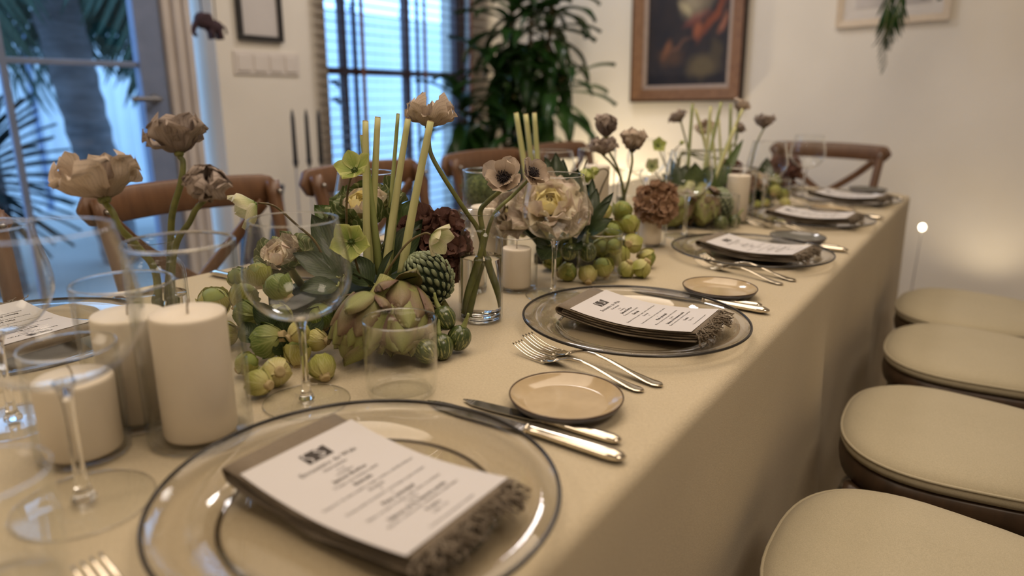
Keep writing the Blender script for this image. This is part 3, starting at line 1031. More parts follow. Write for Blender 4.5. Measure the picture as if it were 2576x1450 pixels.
def palm(name, label, base, top, r0, r1, fronds, seed, flen=1.7):
    b, t_ = Vector(base), Vector(top)
    root = thing(name, label, 'tree', Matrix.Translation(b))
    P = [b.lerp(t_, i / 24) for i in range(25)]
    link('trunk', bm_('t', tube(P, [r0 + (r1 - r0) * i / 24 + 0.012 * (i % 2) for i in range(25)], 20), M['bark']), root)
    r = random.Random(seed)
    for k in range(fronds):
        a = 2 * PI * k / fronds + r.uniform(-.2, .2)
        el_ = r.uniform(0.1, 1.0)
        d = Vector((math.cos(a), math.sin(a), 0))
        L = flen * r.uniform(0.8, 1.1)
        pts = [t_, t_ + d * L * 0.3 + Vector((0, 0, 0.35 * el_ * L)), t_ + d * L * 0.65 + Vector((0, 0, (0.25 * el_ - 0.15) * L)), t_ + d * L * 0.9 + Vector((0, 0, (-0.55 + 0.2 * el_) * L))]
        ra, le = frond(pts, 24, 0.5, 0.03, None, 0.7, 0.016, seed + k)
        f_ = link('frond', bm_('f', le, M['frondout']), root)
        link('rachis', bm_('r', ra, M['frondout']), f_)
    return root


palm('palm_tree', 'palm tree with thick trunk standing just outside the glazed door', (-4.6, 2.3347, 0.4497)[:2] + (-0.06,), (-4.5, 2.0687, 1.8742), 0.115, 0.125, 24, 5, 1.42)
palm('palm_tree', 'slender palm tree with low feathery crown left of the thick trunk', (-5.6, 1.2, -0.06), (-5.5, 1.35, 2.0), 0.07, 0.06, 12, 9, 1.15)
palm('palm_tree', 'palm tree hidden by the door frame whose fronds show right of the thick trunk', (-5.3, 3.2001, 1.6262)[:2] + (-0.06,), (-5.3, 3.2077, 1.6844), 0.06, 0.055, 20, 21, 1.25)
yc = thing('yucca_shrub', 'dark spiky yucca shrub low outside the left door panes', 'shrub', T(-4.3, 1.54, -0.06))
link('stem', bm_('s', tube([(-4.3, 1.54, -0.06), (-4.3, 1.54, 0.75)], [0.09, 0.06], 12), M['bark']), yc)
ym = bm_('leaf', blade(0.42, 0.05, 'strap', 5, 2, bend=-0.35, cup=0.3), M['yucca'])
for k in range(110):
    a = k * 2.399
    e = 1.25 - 2.0 * (k / 110)
    link('leaf', ym, yc, frame((-4.3, 1.54, 0.40 + 0.42 * (1 - k / 110)), (math.cos(a) * math.cos(e), math.sin(a) * math.cos(e), math.sin(e)), (0, 0, 1)) @ S(rnd.uniform(0.75, 1.15)))

# ------------------------------------------------------------------ big leafy plant in the corner
pp = thing('corner_plant', 'tall leafy dark green plant with drooping strap leaves in the far corner', 'plant', T(-2.05, 3.32, 0))
link('pot', bm_('p', xf(lathe([(0, 0), (0.14, 0), (0.18, 0.32), (0.185, 0.33), (0.165, 0.33), (0.16, 0.28), (0, 0.28)], 32), T(-2.05, 3.32, 0)), M['stone']), pp)
lm = [bm_('leaf', blade(0.34, 0.078, 'lance', 9, 4, bend=-b_, cup=0.25, ruf=0.03, curl=-0.3), M['leafplant']) for b_ in (0.7, 1.3, 1.9)]
canes = (((-2.05, 3.32, 0.28), (-2.10, 3.30, 0.9), (-2.14, 3.30, 1.25)), ((-2.02, 3.34, 0.28), (-1.98, 3.36, 1.0), (-1.97, 3.38, 1.62)),
         ((-2.03, 3.29, 0.28), (-1.86, 3.32, 0.85), (-1.74, 3.36, 1.20)), ((-2.08, 3.34, 0.28), (-2.22, 3.20, 0.75), (-2.26, 3.10, 1.06)),
         ((-2.04, 3.31, 0.28), (-1.96, 3.24, 0.7), (-1.90, 3.22, 0.92)), ((-2.00, 3.36, 0.28), (-1.90, 3.40, 1.1), (-1.86, 3.42, 1.58)), ((-2.06, 3.36, 0.28), (-2.08, 3.36, 1.1), (-2.09, 3.36, 1.55)))
for ci, c in enumerate(canes):
    P = smoothpath(c, 8)
    link('cane', bm_('c', tube(P, [0.016 - 0.006 * i / len(P) for i in range(len(P))], 8), M['stembrown']), pp)
    nl_ = (28, 32, 28, 28, 26, 32, 28)[ci]
    for k in range(nl_):
        f = 0.62 + 0.38 * k / nl_
        p_ = P[min(len(P) - 1, int(f * (len(P) - 1)))]
        a = k * 2.399 + ci
        e = -0.35 + 1.5 * ((k / nl_) ** 1.5)
        if p_.x + 0.36 * math.cos(a) * math.cos(e) < -2.44 or p_.y + 0.36 * math.sin(a) * math.cos(e) > 3.82:
            a += PI
        link('leaf', lm[rnd.choice((0, 1, 1, 2))], pp, frame(p_, (math.cos(a) * math.cos(e), math.sin(a) * math.cos(e), math.sin(e)), (0, 0, 1)) @ S(rnd.uniform(0.8, 1.15)))

# ------------------------------------------------------------------ table and cloth
ZT = 0.75
TX0, TX1, TY0, TY1 = -0.985, 0.0, -1.3, 2.86
tb = thing('dining_table', 'long trestle table hidden beneath the beige tablecloth', 'table', T(-0.49, 0.8, 0))
link('tabletop', bbox_mesh('t', (TX0 + 0.012, TX1 - 0.012, TY0 + 0.012, TY1 - 0.012, ZT - 0.035, ZT - 0.006), M['shadeoak'], 0.006), tb)
for y in (-1.1, 0.8, 2.6):
    for x in (-0.62, -0.36):
        link('leg', bbox_mesh('l', (x - 0.03, x + 0.03, y - 0.03, y + 0.03, 0.013, ZT - 0.035), M['shadeoak'], 0.004), tb)


def cloth():
    """top sheet, rounded edge and a hanging skirt with soft folds"""
    V, F = [], []
    Rr = 0.016
    per = []           # perimeter (x, y, nx, ny, arc)
    c = 0.035
    def side(x0, y0, x1, y1, n, nx, ny):
        for i in range(n):
            f = i / n
            per.append((x0 + (x1 - x0) * f, y0 + (y1 - y0) * f, nx, ny))
    def corner(cx, cy, a0, n=8):
        for i in range(n):
            a = a0 + PI / 2 * i / n
            per.append((cx + c * math.cos(a), cy + c * math.sin(a), math.cos(a), math.sin(a)))
    x0, x1, y0, y1 = TX0 + Rr, TX1 - Rr, TY0 + Rr, TY1 - Rr
    side(x1, y0 + c, x1, y1 - c, 260, 1, 0)
    corner(x1 - c, y1 - c, 0)
    side(x1 - c, y1, x0 + c, y1, 70, 0, 1)
    corner(x0 + c, y1 - c, PI / 2)
    side(x0, y1 - c, x0, y0 + c, 200, -1, 0)
    corner(x0 + c, y0 + c, PI)
    side(x0 + c, y0, x1 - c, y0, 60, 0, -1)
    corner(x1 - c, y0 + c, 1.5 * PI)
    n = len(per)
    prof = [(0, 0.0)]
    for k in range(1, 6):
        a = PI / 2 * k / 5
        prof.append((Rr * math.sin(a), -Rr * (1 - math.cos(a))))
    def reach(nx, ny, d):
        return d if nx > -0.3 else d * (1 - 0.70 * min(1, (-nx - 0.3) / 0.5))
    drops = [0.05, 0.1, 0.16, 0.23, 0.3, 0.38, 0.46, 0.54, 0.62, 0.68, 0.715]
    def fold(x, y, nx, ny, d):
        g = max(0, (d - 0.06) / 0.66)
        v = 0.0
        if nx > 0.7:      # the near long side: broad waves, a sharp tuck by the chairs
            v = 0.016 * g * math.sin(y * 9.0 + 0.7) + 0.010 * g * math.sin(y * 23 + 1.0) * g
            v -= 0.042 * g ** 0.8 / (1 + math.exp(-(y - 1.46) * 90)) * (1 - 1 / (1 + math.exp(-(y - 1.80) * 14)))
            v += 0.030 * g * math.exp(-((y - 1.40) / 0.07) ** 2)
            v += 0.022 * g * math.exp(-((y - 2.10) / 0.06) ** 2) - 0.03 * g * math.exp(-((y - 2.22) / 0.05) ** 2)
            v += 0.03 * g * math.exp(-((y - 2.62) / 0.06) ** 2)
        elif nx < -0.7:
            v = 0.018 * g * math.sin(y * 8 + 1) + 0.012 * g * math.sin(y * 21)
        else:
            v = 0.014 * g * math.sin(x * 14 + y * 3)
        return max(v, -0.012 - 0.05 * g) + 0.012 * g
    rows = []
    for (o, dz) in prof:
        rows.append([(x + nx * o, y + ny * o, ZT + dz) for x, y, nx, ny in per])
    for d in drops:
        rows.append([(x + nx * (Rr + fold(x, y, nx, ny, d)), y + ny * (Rr + fold(x, y, nx, ny, d)), ZT - Rr - reach(nx, ny, d)) for x, y, nx, ny in per])
    for r_ in rows:
        V += r_
    for k in range(len(rows) - 1):
        for i in range(n):
            j = (i + 1) % n
            F.append((k * n + i, (k + 1) * n + i, (k + 1) * n + j, k * n + j))
    # top sheet as one polygon ring filled
    F.append(tuple(range(n)))
    return V, F


V, F = cloth()
cl = link('tablecloth', me('tablecloth', V, F, M['cloth']))
tag(cl, 'long beige linen tablecloth hanging to the floor around the table', 'tablecloth')


# ------------------------------------------------------------------ glassware
def glass_profile(out, th):
    """outer profile bottom to rim, then the inner wall back down"""
    inn = [(max(0.0, r - th), z) for r, z in out]
    inn[0] = (0.0, out[0][1] + th * 1.5)
    rim = [(out[-1][0] - th * 0.5, out[-1][1] + th * 0.4)]
    return out + rim + inn[::-1]


def spl(pts, n=6):
    return [(p.x, p.y) for p in smoothpath([(a, b, 0) for a, b in pts], n)]


def make_wine(name='wine_glass'):
    t = link(name, None)
    bowl = spl([(0.0035, 0.098), (0.020, 0.1005), (0.040, 0.111), (0.0535, 0.131), (0.0565, 0.148), (0.0540, 0.168), (0.0490, 0.190), (0.0455, 0.207)], 5)
    link('bowl', bm_('bowl', lathe(glass_profile(bowl, 0.0011), 56), M['glass']), t)
    link('rim', bm_('rim', lathe([(0.0450 + 0.0007 * math.cos(a), 0.2072 + 0.0007 * math.sin(a)) for a in [2 * PI * k / 6 for k in range(7)]], 64), M['crystal']), t)
    st = spl([(0.0, 0.004), (0.0085, 0.0045), (0.0056, 0.013), (0.0040, 0.03), (0.0037, 0.06), (0.0045, 0.085), (0.0075, 0.0965), (0.0068, 0.0985), (0.0, 0.0985)], 5)
    link('stem', bm_('stem', lathe([(max(0, r), z) for r, z in st], 24), M['crystal']), t)
    ft = [(0.0, 0.0006), (0.044, 0.0006), (0.0468, 0.001), (0.0472, 0.0018), (0.0460, 0.0024), (0.030, 0.0032), (0.014, 0.0045), (0.0, 0.0052)]
    link('foot', bm_('foot', lathe(ft, 56), M['glass']), t)
    link('foot_edge', bm_('edge', lathe([(0.0472 + 0.0005 * math.cos(a), 0.0016 + 0.0007 * math.sin(a)) for a in [2 * PI * k / 6 for k in range(7)]], 56), M['crystal']), t)
    return t


def make_tumbler():
    t = link('tumbler', None)
    o = spl([(0.030, 0.0006), (0.0375, 0.003), (0.0405, 0.010), (0.0415, 0.03), (0.0415, 0.06), (0.0413, 0.0905)], 5)
    o = [(0.0, 0.0006)] + o
    i = [(0.0406, 0.0908), (0.0403, 0.06), (0.0402, 0.03), (0.0385, 0.011), (0.032, 0.0075), (0.0, 0.0068)]
    link('wall', bm_('wall', lathe(o + i, 56), M['glass']), t)
    link('rim', bm_('rim', lathe([(0.04095 + 0.0008 * math.cos(a), 0.0907 + 0.0008 * math.sin(a)) for a in [2 * PI * k / 6 for k in range(7)]], 64), M['crystal']), t)
    rr = 0.0010
    link('base_ring', bm_('base', lathe([(0.0335 + rr * math.cos(a), 0.0056 + rr * math.sin(a)) for a in [2 * PI * k / 8 for k in range(9)]], 56), M['glass']), t)
    return t


def make_hurricane(R, H, name='candle_glass'):
    t = link(name, None)
    th = 0.0028 if R > 0.045 else 0.0018
    o = [(0, 0.0006), (R - 0.006, 0.0006), (R - 0.0015, 0.0025), (R, 0.007), (R, H - 0.002), (R - th * 0.2, H), (R - th * 0.8, H), (R - th, H - 0.002), (R - th, 0.009), (R - th - 0.004, 0.006), (0, 0.006)]
    link('wall', bm_('wall', lathe(o, 64), M['thickglass']), t)
    link('rim', bm_('rim', [lathe([(R - th / 2 + math.cos(a) * th * .55, H - 0.001 + math.sin(a) * th * .55) for a in [2 * PI * k / 8 for k in range(9)]], 64)][0], M['crystal']), t)
    return t


def make_candle(R, H, seed=0):
    t = link('pillar_candle', None)
    pr = [(0, 0), (R * 0.97, 0), (R, 0.003), (R, H - 0.004), (R * 0.985, H - 0.001), (R * 0.95, H), (R * 0.5, H - 0.0012), (0, H - 0.002)]
    link('wax', bm_('wax', lathe(pr, 48), M['wax']), t)
    link('wick', bm_('wick', tube(smoothpath([(0, 0, H - 0.004), (0.0005, 0, H + 0.006), (0.003, 0.001, H + 0.013)], 4), 0.0011, 6), M['wick']), t)
    return t


def make_vase():
    t = link('bottle_vase', None)
    o = spl([(0.026, 0.0006), (0.032, 0.004), (0.0335, 0.012), (0.0335, 0.06), (0.0335, 0.118), (0.0325, 0.131), (0.0280, 0.140), (0.0238, 0.1455), (0.0232, 0.152), (0.0250, 0.159), (0.0298, 0.165)], 5)
    o = [(0, 0.0006)] + o
    th = 0.0022
    inn = [(r - th, z) for r, z in o[2:]]
    prof = o + [(0.0288, 0.1662)] + inn[::-1][1:-1] + [(0.026, 0.010), (0, 0.010)]
    link('wall', bm_('wall', lathe(prof, 56), M['thickglass']), t)
    link('base', bm_('base', lathe([(0, 0.0015), (0.026, 0.0015), (0.0305, 0.005), (0.0305, 0.008), (0.026, 0.0095), (0, 0.0095)], 40), M['crystal']), t)
    link('water', bm_('water', lathe([(0, 0.0105), (0.0285, 0.0105), (0.0311, 0.016), (0.0311, 0.098), (0.0311, 0.1), (0, 0.0995)], 48), M['water']), t)
    return t


wine0, tumb0, vase0 = make_wine(), make_tumbler(), make_vase()
used = {}


def put(proto, Mw, label, cat, group=None):
    """first use takes the prototype itself, later uses copy it"""
    if not used.get(proto.name):
        used[proto.name] = True
        proto.matrix_basis = Mw
        old = WM[proto.name]
        WM[proto.name] = Mw.copy()
        return tag(proto, label, cat, group)
    c = copy_tree(proto, Mw)
    if 'group' in c and not group:
        del c['group']
    return tag(c, label, cat, group)


GG = 'wine glasses on the table'
for (x, y, lab) in (
        (-0.366, 0.462, 'wine glass standing between the nearest two brussels sprout heaps, in sharp focus'),
        (-0.363, 0.988, 'wine glass in front of the pale ornamental cabbage and open anemones'),
        (-0.372, 1.62, 'wine glass in front of the far green artichokes'),
        (-0.315, 2.09, 'wine glass left of the second farthest menu card'),
        (-0.300, 2.53, 'wine glass before the rail of the chair at the table head'),
        (-0.357, 0.222, 'blurred wine glass closest to the camera, foot near the first plate'),
        (-0.572, 0.252, 'wine glass cut by the left edge beside the left menu card'),
        (-0.625, 0.815, 'wine glass behind the tall cut stalks on the far side of the table'),
        (-0.62, 1.40, 'wine glass behind the brown hydrangea and middle bottle'),
        (-0.62, 1.93, 'wine glass among the far flowers on the window side')):
    put(wine0, T(x, y, ZT) @ RZ(x * 9) @ S(1.13 if 'closest' in lab else 1.0), lab, 'wine glass', GG)
GT = 'tumblers on the table'
for (x, y, lab) in (
        (-0.296, 0.541, 'empty glass tumbler in front of the nearest artichokes'),
        (-0.351, 1.130, 'empty glass tumbler in front of the second heap of sprouts'),
        (-0.33, 1.76, 'empty glass tumbler beside the far small eggplants'),
        (-0.315, 2.22, 'empty glass tumbler by the farthest sprouts'),
        ((-0.2575, 0.1613, 0.84)[0] - 0.0342, (-0.2575, 0.1613, 0.84)[1] - 0.0235, 'blurred tumbler cut by the lower left edge',),
        (-0.69, 0.745, 'empty tumbler on the window side by the left forks')):
    put(tumb0, T(x, y, ZT), lab, 'tumbler', GT)

HU = 'candle glasses along the table'
CA = 'pillar candles'
for (x, y, R, H, r, h, lab, lab2) in (
        (-0.389, 0.349, 0.0495, 0.200, 0.0345, 0.124, 'tall clear hurricane glass around the sharpest tall candle', 'tall ivory pillar candle in the nearest tall hurricane glass'),
        (-0.476, 0.335, 0.0475, 0.150, 0.0345, 0.110, 'lower clear glass around the candle left of the tallest one', 'ivory candle half hidden behind the blurred wine glass bowl'),
        (-0.446, 0.264, 0.0405, 0.110, 0.0335, 0.072, 'short blurred glass around the candle nearest the left edge', 'short blurred ivory candle nearest the left edge'),
        (-0.438, 0.985, 0.0375, 0.098, 0.0255, 0.069, 'small clear glass around the short candle by the bottle vase', 'short ivory candle right of the bottle vase'),
        (-0.542, 1.045, 0.0490, 0.198, 0.0345, 0.124, 'tall clear cylinder glass behind the bottle vase and anemones', 'tall ivory candle seen through the bottle vase'),
        (-0.335, 1.90, 0.0460, 0.150, 0.0300, 0.122, 'clear glass around the far candle before the last flower heap', 'ivory candle standing between the two farthest wine glasses'),
        (-0.400, 1.475, 0.0375, 0.098, 0.0255, 0.062, 'small glass around a candle in front of the brown hydrangea', 'short candle half hidden behind the brown hydrangea'),
        (-0.62, 1.62, 0.0490, 0.198, 0.0345, 0.15, 'tall hurricane glass on the window side behind the middle bottle', 'tall candle on the window side behind the middle bottle')):
    g = make_hurricane(R, H)
    g.matrix_basis = T(x, y, ZT)
    tag(g, lab, 'candle glass', HU)
    c = make_candle(r, h)
    c.matrix_basis = T(x, y, ZT + 0.0065) @ RZ(y * 40)
    tag(c, lab2, 'candle', CA)

VX = {}
for k, (x, y, lab) in enumerate(((-0.573, 0.420, 'clear bottle vase holding three dry poppies behind the tall candle'),
                                 (-0.386, 0.812, 'clear bottle vase with water and crossed poppy stems right of the artichokes'),
                                 (-0.475, 1.517, 'clear bottle vase holding small poppies beside the brown hydrangea'),
                                 (-0.56, 2.02, 'clear bottle vase among the farthest poppies'))):
    put(vase0, T(x, y, ZT), lab, 'vase', 'bottle vases')
    VX[k] = (x, y)


# ------------------------------------------------------------------ place settings
def make_charger():
    t = link('charger_plate', None)
    o = [(0, 0.0012), (0.108, 0.0012), (0.113, 0.002), (0.118, 0.006), (0.124, 0.0095), (0.145, 0.0145), (0.1645, 0.0185)]
    prof = o + [(0.1652, 0.0196), (0.1645, 0.0205), (0.144, 0.0167), (0.123, 0.0118), (0.1165, 0.0085), (0.111, 0.0045), (0.106, 0.0036), (0, 0.0036)]
    link('plate_body', bm_('plate', lathe(prof, 96), M['plateglass']), t)
    rr = 0.0019
    link('rim', bm_('rim', lathe([(0.1648 + rr * math.cos(a), 0.0194 + rr * math.sin(a)) for a in [2 * PI * k / 10 for k in range(11)]], 96), M['darkrim']), t)
    rr = 0.0012
    link('foot_ring', bm_('ring', lathe([(0.1135 + rr * 1.9 * math.cos(a), 0.0013 + rr * math.sin(a)) for a in [2 * PI * k / 8 for k in range(9)]], 96), M['refractglass']), t)
    return t


def make_bread(mat):
    t = link('bread_plate', None)
    top = spl([(0, 0.0075), (0.040, 0.0075), (0.048, 0.0085), (0.056, 0.0125), (0.0622, 0.0172)], 4)
    link('plate_body', bm_('body', lathe([(0, 0.005)] + [(0.05, 0.006), (0.0612, 0.0155)] + top[::-1], 72), mat), t)
    link('underside', bm_('under', lathe([(0, 0.0008), (0.036, 0.0008), (0.040, 0.0015), (0.052, 0.0052), (0.0600, 0.0105), (0.0630, 0.0160), (0.0612, 0.0157), (0.05, 0.0062), (0, 0.0052)], 72), M['stone']), t)
    link('rim', bm_('rim', lathe([(0.0624 + 0.0009 * math.cos(a), 0.0168 + 0.0011 * math.sin(a)) for a in [2 * PI * k / 8 for k in range(9)]], 72), M['glazerim']), t)
    return t


def sag(x):
    """height of the napkin bridging the plate well, x along its length (0 = middle)"""
    u = x / 0.115
    return 0.0045 + 0.0125 * abs(u) ** 1.7 + (0.004 * max(0, -u - 0.55) if u < 0 else 0.0)


def ribbon(path, th, w, n_w=6, wob=0.0, seed=0):
    """closed strip: centre path (x,z), thickness th, width w along y"""
    P = [Vector((x, 0, z)) for x, z in path]
    K = len(P)
    out = []
    for i in range(K):
        t = (P[min(i + 1, K - 1)] - P[max(i - 1, 0)]).normalized()
        nrm = Vector((-t.z, 0, t.x))
        out.append((P[i] + nrm * th / 2, P[i] - nrm * th / 2))
    sec = [o[0] for o in out] + [o[1] for o in out[::-1]]
    m = len(sec)
    V, F = [], []
    for j in range(n_w + 1):
        y = (j / n_w - 0.5) * w
        sq = 1.0
        for k, s in enumerate(sec):
            i = k if k < K else m - 1 - k
            c_ = P[i]
            q = c_ + (s - c_) * (0.45 if j in (0, n_w) else 1.0)
            V.append((q.x, y + wob * math.sin(i * 0.7 + seed), q.z))
    for j in range(n_w):
        for k in range(m):
            l = (k + 1) % m
            F.append((j * m + k, j * m + l, (j + 1) * m + l, (j + 1) * m + k))
    F.append(tuple(range(m - 1, -1, -1)))
    F.append(tuple(n_w * m + k for k in range(m)))
    return V, F


def make_napkin(seed):
    """napkin folded in nested U folds, fringe at the right-hand (+X) end; length along X"""
    t = link('napkin', None)
    th = 0.0034
    x1, x0 = 0.100, -0.105
    xs = [x1 - (x1 - x0) * i / 22 for i in range(23)]
    def u_fold(lo, hi, xa, nm, w, sd):
        xx = [x1 - (x1 - xa) * i / 20 for i in range(21)]
        top = [(x, sag(x) + hi) for x in xx]
        c_ = ((hi - lo) / 2)
        zc = sag(xa) + (hi + lo) / 2
        arc = [(xa - c_ * 1.25 * math.sin(PI * k / 8), zc + c_ * math.cos(PI * k / 8)) for k in range(1, 8)]
        bot = [(x, sag(x) + lo) for x in xx[::-1]]
        V, F = ribbon(top + arc + bot, th, w, 6, 0.0012, sd)
        return link(nm, me(nm, V, F, M['napkin']), t)
    u_fold(th * .5, th * 3.9, x0, 'outer_fold', 0.122, seed)
    u_fold(th * 1.63, th * 2.77, x0 + 0.006, 'inner_fold', 0.119, seed + 2)
    # fringe
    r = random.Random(seed)
    parts = []
    for k in range(230):
        y = r.uniform(-0.060, 0.060)
        z = sag(0.1) + r.uniform(0.0, th * 4.2)
        a = r.uniform(-0.6, 0.6)
        L = r.uniform(0.010, 0.026)
        p = [(0.097, y, z)]
        for s in range(4):
            a = max(-1.25, min(1.25, a + r.uniform(-0.9, 0.9)))
            q = p[-1]
            p.append((q[0] + L / 4 * math.cos(a), q[1] + L / 4 * math.sin(a), q[2] + r.uniform(-0.0028, 0.0026) - 0.0003 * s))
        parts.append(tube(p, r.uniform(0.0006, 0.0012), 4))
    link('fringe', bm_('fringe', join(*parts), M['napkin']), t, kind='stuff')
    return t


# menu card with its print; text is set as flat type on the card
CARD_L, CARD_W = 0.182, 0.122


def type_mesh(lines):
    """lines: (text, size, x_centre, y, bold) in card space: x to the reader's right, y towards the top"""
    parts_V, parts_F = [], []
    for (s, size, xc, y, bold) in lines:
        cu = bpy.data.curves.new('type', 'FONT')
        cu.body = s
        cu.size = size * 1.16
        cu.align_x = 'CENTER'
        cu.resolution_u = 1
        cu.offset = 0.00016 if bold else 0.00003
        o = bpy.data.objects.new('type', cu)
        COL.objects.link(o)
        dg = bpy.context.evaluated_depsgraph_get()
        ev = o.evaluated_get(dg)
        m = ev.to_mesh()
        k = len(parts_V)
        parts_V += [(v.co.x * 1.0 + xc, v.co.y + y, 0) for v in m.vertices]
        parts_F += [tuple(i + k for i in p.vertices) for p in m.polygons]
        ev.to_mesh_clear()
        bpy.data.objects.remove(o)
        bpy.data.curves.remove(cu)
    return parts_V, parts_F


def make_menu():
    t = link('menu_card', None)
    th = 0.0034
    # card local: x' = along the length (reader's "down" = +X of the napkin frame), y' = +Y is the reader's right
    x0, x1 = -0.088, -0.088 + CARD_L
    h = lambda x: sag(x) + 0.0034 * 4.45 + 0.0009
    V, F = [], []
    n = 24
    for i in range(n + 1):
        x = x0 + (x1 - x0) * i / n
        for y in (-CARD_W / 2, CARD_W / 2):
            V += [(x, y, h(x)), (x, y, h(x) - 0.0005)]
    for i in range(n):
        a, b = i * 4, (i + 1) * 4
        F += [(a, b, b + 2, a + 2), (a + 1, a + 3, b + 3, b + 1), (a, a + 1, b + 1, b), (a + 2, b + 2, b + 3, a + 3)]
    F += [(0, 2, 3, 1), (n * 4, n * 4 + 1, n * 4 + 3, n * 4 + 2)]
    link('card', me('card', V, F, M['paper'], smooth=False), t)
    top = CARD_L / 2
    L = lambda s, size, y, b=False, xc=0.0: (s, size, xc, y, b)
    lines = [L('Encuentro de Wals', 0.0068, 0.052), L('Chef invitado', 0.0042, 0.0452), L('16 de', 0.0034, 0.0385), L('noviembre', 0.0036, 0.0335),
             L('Jamon Iberico', 0.0056, 0.0265, True), L('Tostas con tomate y alioli', 0.0040, 0.0195),
             L('Entrada', 0.0054, 0.0115, True), L('Carpaccio de atun, pepino, yogur, aceite y cebolla al limon', 0.0037, 0.0035),
             L('Ensalada', 0.0042, -0.0035), L('y', 0.0040, -0.0085), L('Crema asada de invierno con hongos y pan tostado', 0.0037, -0.0155), L('o', 0.0040, -0.0215),
             L('Plato principal', 0.0054, -0.0285, True), L('Filete con pure de papa, jugo asado y verduras', 0.0038, -0.0355), L('o pesca', 0.0040, -0.0420),
             L('Salmon de la manera asada', 0.0052, -0.0490, True), L('Risotto, crema y vino, alcachofa y esparragos', 0.0038, -0.0555),
             L('Postre', 0.0050, -0.0645, True), L('Cafe o te', 0.0040, -0.0715),
             L('Cocina de temporada para compartir', 0.0030, -0.0830)]
    V, F = type_mesh(lines)
    # logo: black block with a pale S and a curved stroke
    def to_card(V, lift):
        return [((top + x0 - vy), vx, h(top + x0 - vy) + lift) for vx, vy, _ in V]
    link('print', me('print', to_card(V, 0.0003), F, M['ink'], smooth=False), t)
    bx0, bx1, by0, by1 = -0.0135, 0.0135, 0.0625, 0.0775
    Vb, Fb = [], []
    for i in range(5):
        y = by0 + (by1 - by0) * i / 4
        Vb += [(bx0, y, 0), (bx1, y, 0)]
        if i:
            a = (i - 1) * 2
            Fb.append((a, a + 1, a + 3, a + 2))
    link('logo_block', me('logo', to_card(Vb, 0.0003), Fb, M['ink'], smooth=False), t)
    Vs, Fs = type_mesh([('S', 0.0175, 0.004, 0.0640, False)])
    arcV, arcF = [], []
    for i in range(13):
        f = i / 12
        y = by0 + 0.0006 + (by1 - by0 - 0.0012) * f
        xc = -0.0092 + 0.0022 * math.sin(f * 2 * PI)
        arcV += [(xc - 0.0009, y, 0), (xc + 0.0009, y, 0)]
        if i:
            a = (i - 1) * 2
            arcF.append((a, a + 1, a + 3, a + 2))
    V2, F2 = join((Vs, Fs), (arcV, arcF))
    link('logo_mark', me('logomark', to_card(V2, 0.0006), F2, M['paper'], smooth=False), t)
    return t


def loft(sections, cap=True):
    """sections: list of equal-length point loops"""
    n = len(sections[0])
    V, F = [], []
    for s in sections:
        V += list(s)
    for i in range(len(sections) - 1):
        for j in range(n):
            k = (j + 1) % n
            F.append((i * n + j, i * n + k, (i + 1) * n + k, (i + 1) * n + j))
    if cap:
        F.append(tuple(range(n - 1, -1, -1)))
        F.append(tuple((len(sections) - 1) * n + j for j in range(n)))
    return V, F


def sect(x, z, w, t, dish=0.0, n=12):
    """flat lens cross-section in the YZ plane at x; dish>0 hollows the top"""
    out = []
    for k in range(n):
        a = 2 * PI * k / n
        y = w / 2 * math.cos(a)
        zz = t / 2 * math.sin(a)
        zz -= dish * (1 - (2 * y / w) ** 2) if w > 0 else 0
        out.append((x, y, z + zz))
    return out


def make_fork(L=0.205):
    """fork lying along X: tines towards -X, handle end +X; it rests on neck back and handle"""
    t = link('dinner_fork', None)
    k = L / 0.205
    zh = [(-0.030, 0.0075), (-0.02, 0.012), (-0.008, 0.0155), (0.01, 0.0158), (0.03, 0.0130), (0.06, 0.0070), (0.085, 0.0032), (0.1025, 0.0028)]
    xs = [a for a, b in zh]
    zs = [b for a, b in zh]
    wx = [-0.030, -0.022, -0.012, 0.0, 0.02, 0.05, 0.08, 0.094, 0.1, 0.1025]
    ww = [0.0215, 0.017, 0.0095, 0.0065, 0.0062, 0.0082, 0.0145, 0.0165, 0.012, 0.004]
    tt = [0.0022, 0.0026, 0.0032, 0.0036, 0.0036, 0.0032, 0.0030, 0.0030, 0.0028, 0.0022]
    ss = []
    for i in range(34):
        x = -0.030 + 0.1325 * i / 33
        w = float(np.interp(x, wx, ww))
        d = 0.0006 * max(0, (x - 0.03) / 0.07)
        ss.append(sect(x * k, float(np.interp(x, xs, zs)) * k, w * k, float(np.interp(x, wx, tt)) * k, d, 16))
    link('handle', me('handle', *loft(ss), M['silver']), t)
    # root of the tines
    ss = []
    for i in range(8):
        f = i / 7
        x = -0.028 - 0.020 * f
        z = 0.0085 - 0.0052 * math.sin(f * PI / 2)
        ss.append(sect(x * k, z * k, (0.0222 + 0.0022 * f) * k, 0.0022 * k, -0.0012, 14))
    link('tine_root', me('root', *loft(ss), M['silver']), t)
    for j in range(4):
        y = (j - 1.5) * 0.0066
        ss = []
        for i in range(12):
            f = i / 11
            x = -0.046 - 0.0565 * f
            z = 0.0032 - 0.0012 * math.sin(f * PI) + 0.0125 * f ** 2.2
            ss.append([(a * k, (b + y * (1 - 0.1 * f)) * k, c_ * k) for a, b, c_ in sect(x, z, 0.0042 * (1 - 0.5 * f), 0.0021 * (1 - 0.45 * f), 0, 8)])
        link('tine', me('tine', *loft(ss), M['silver']), t)
    return t


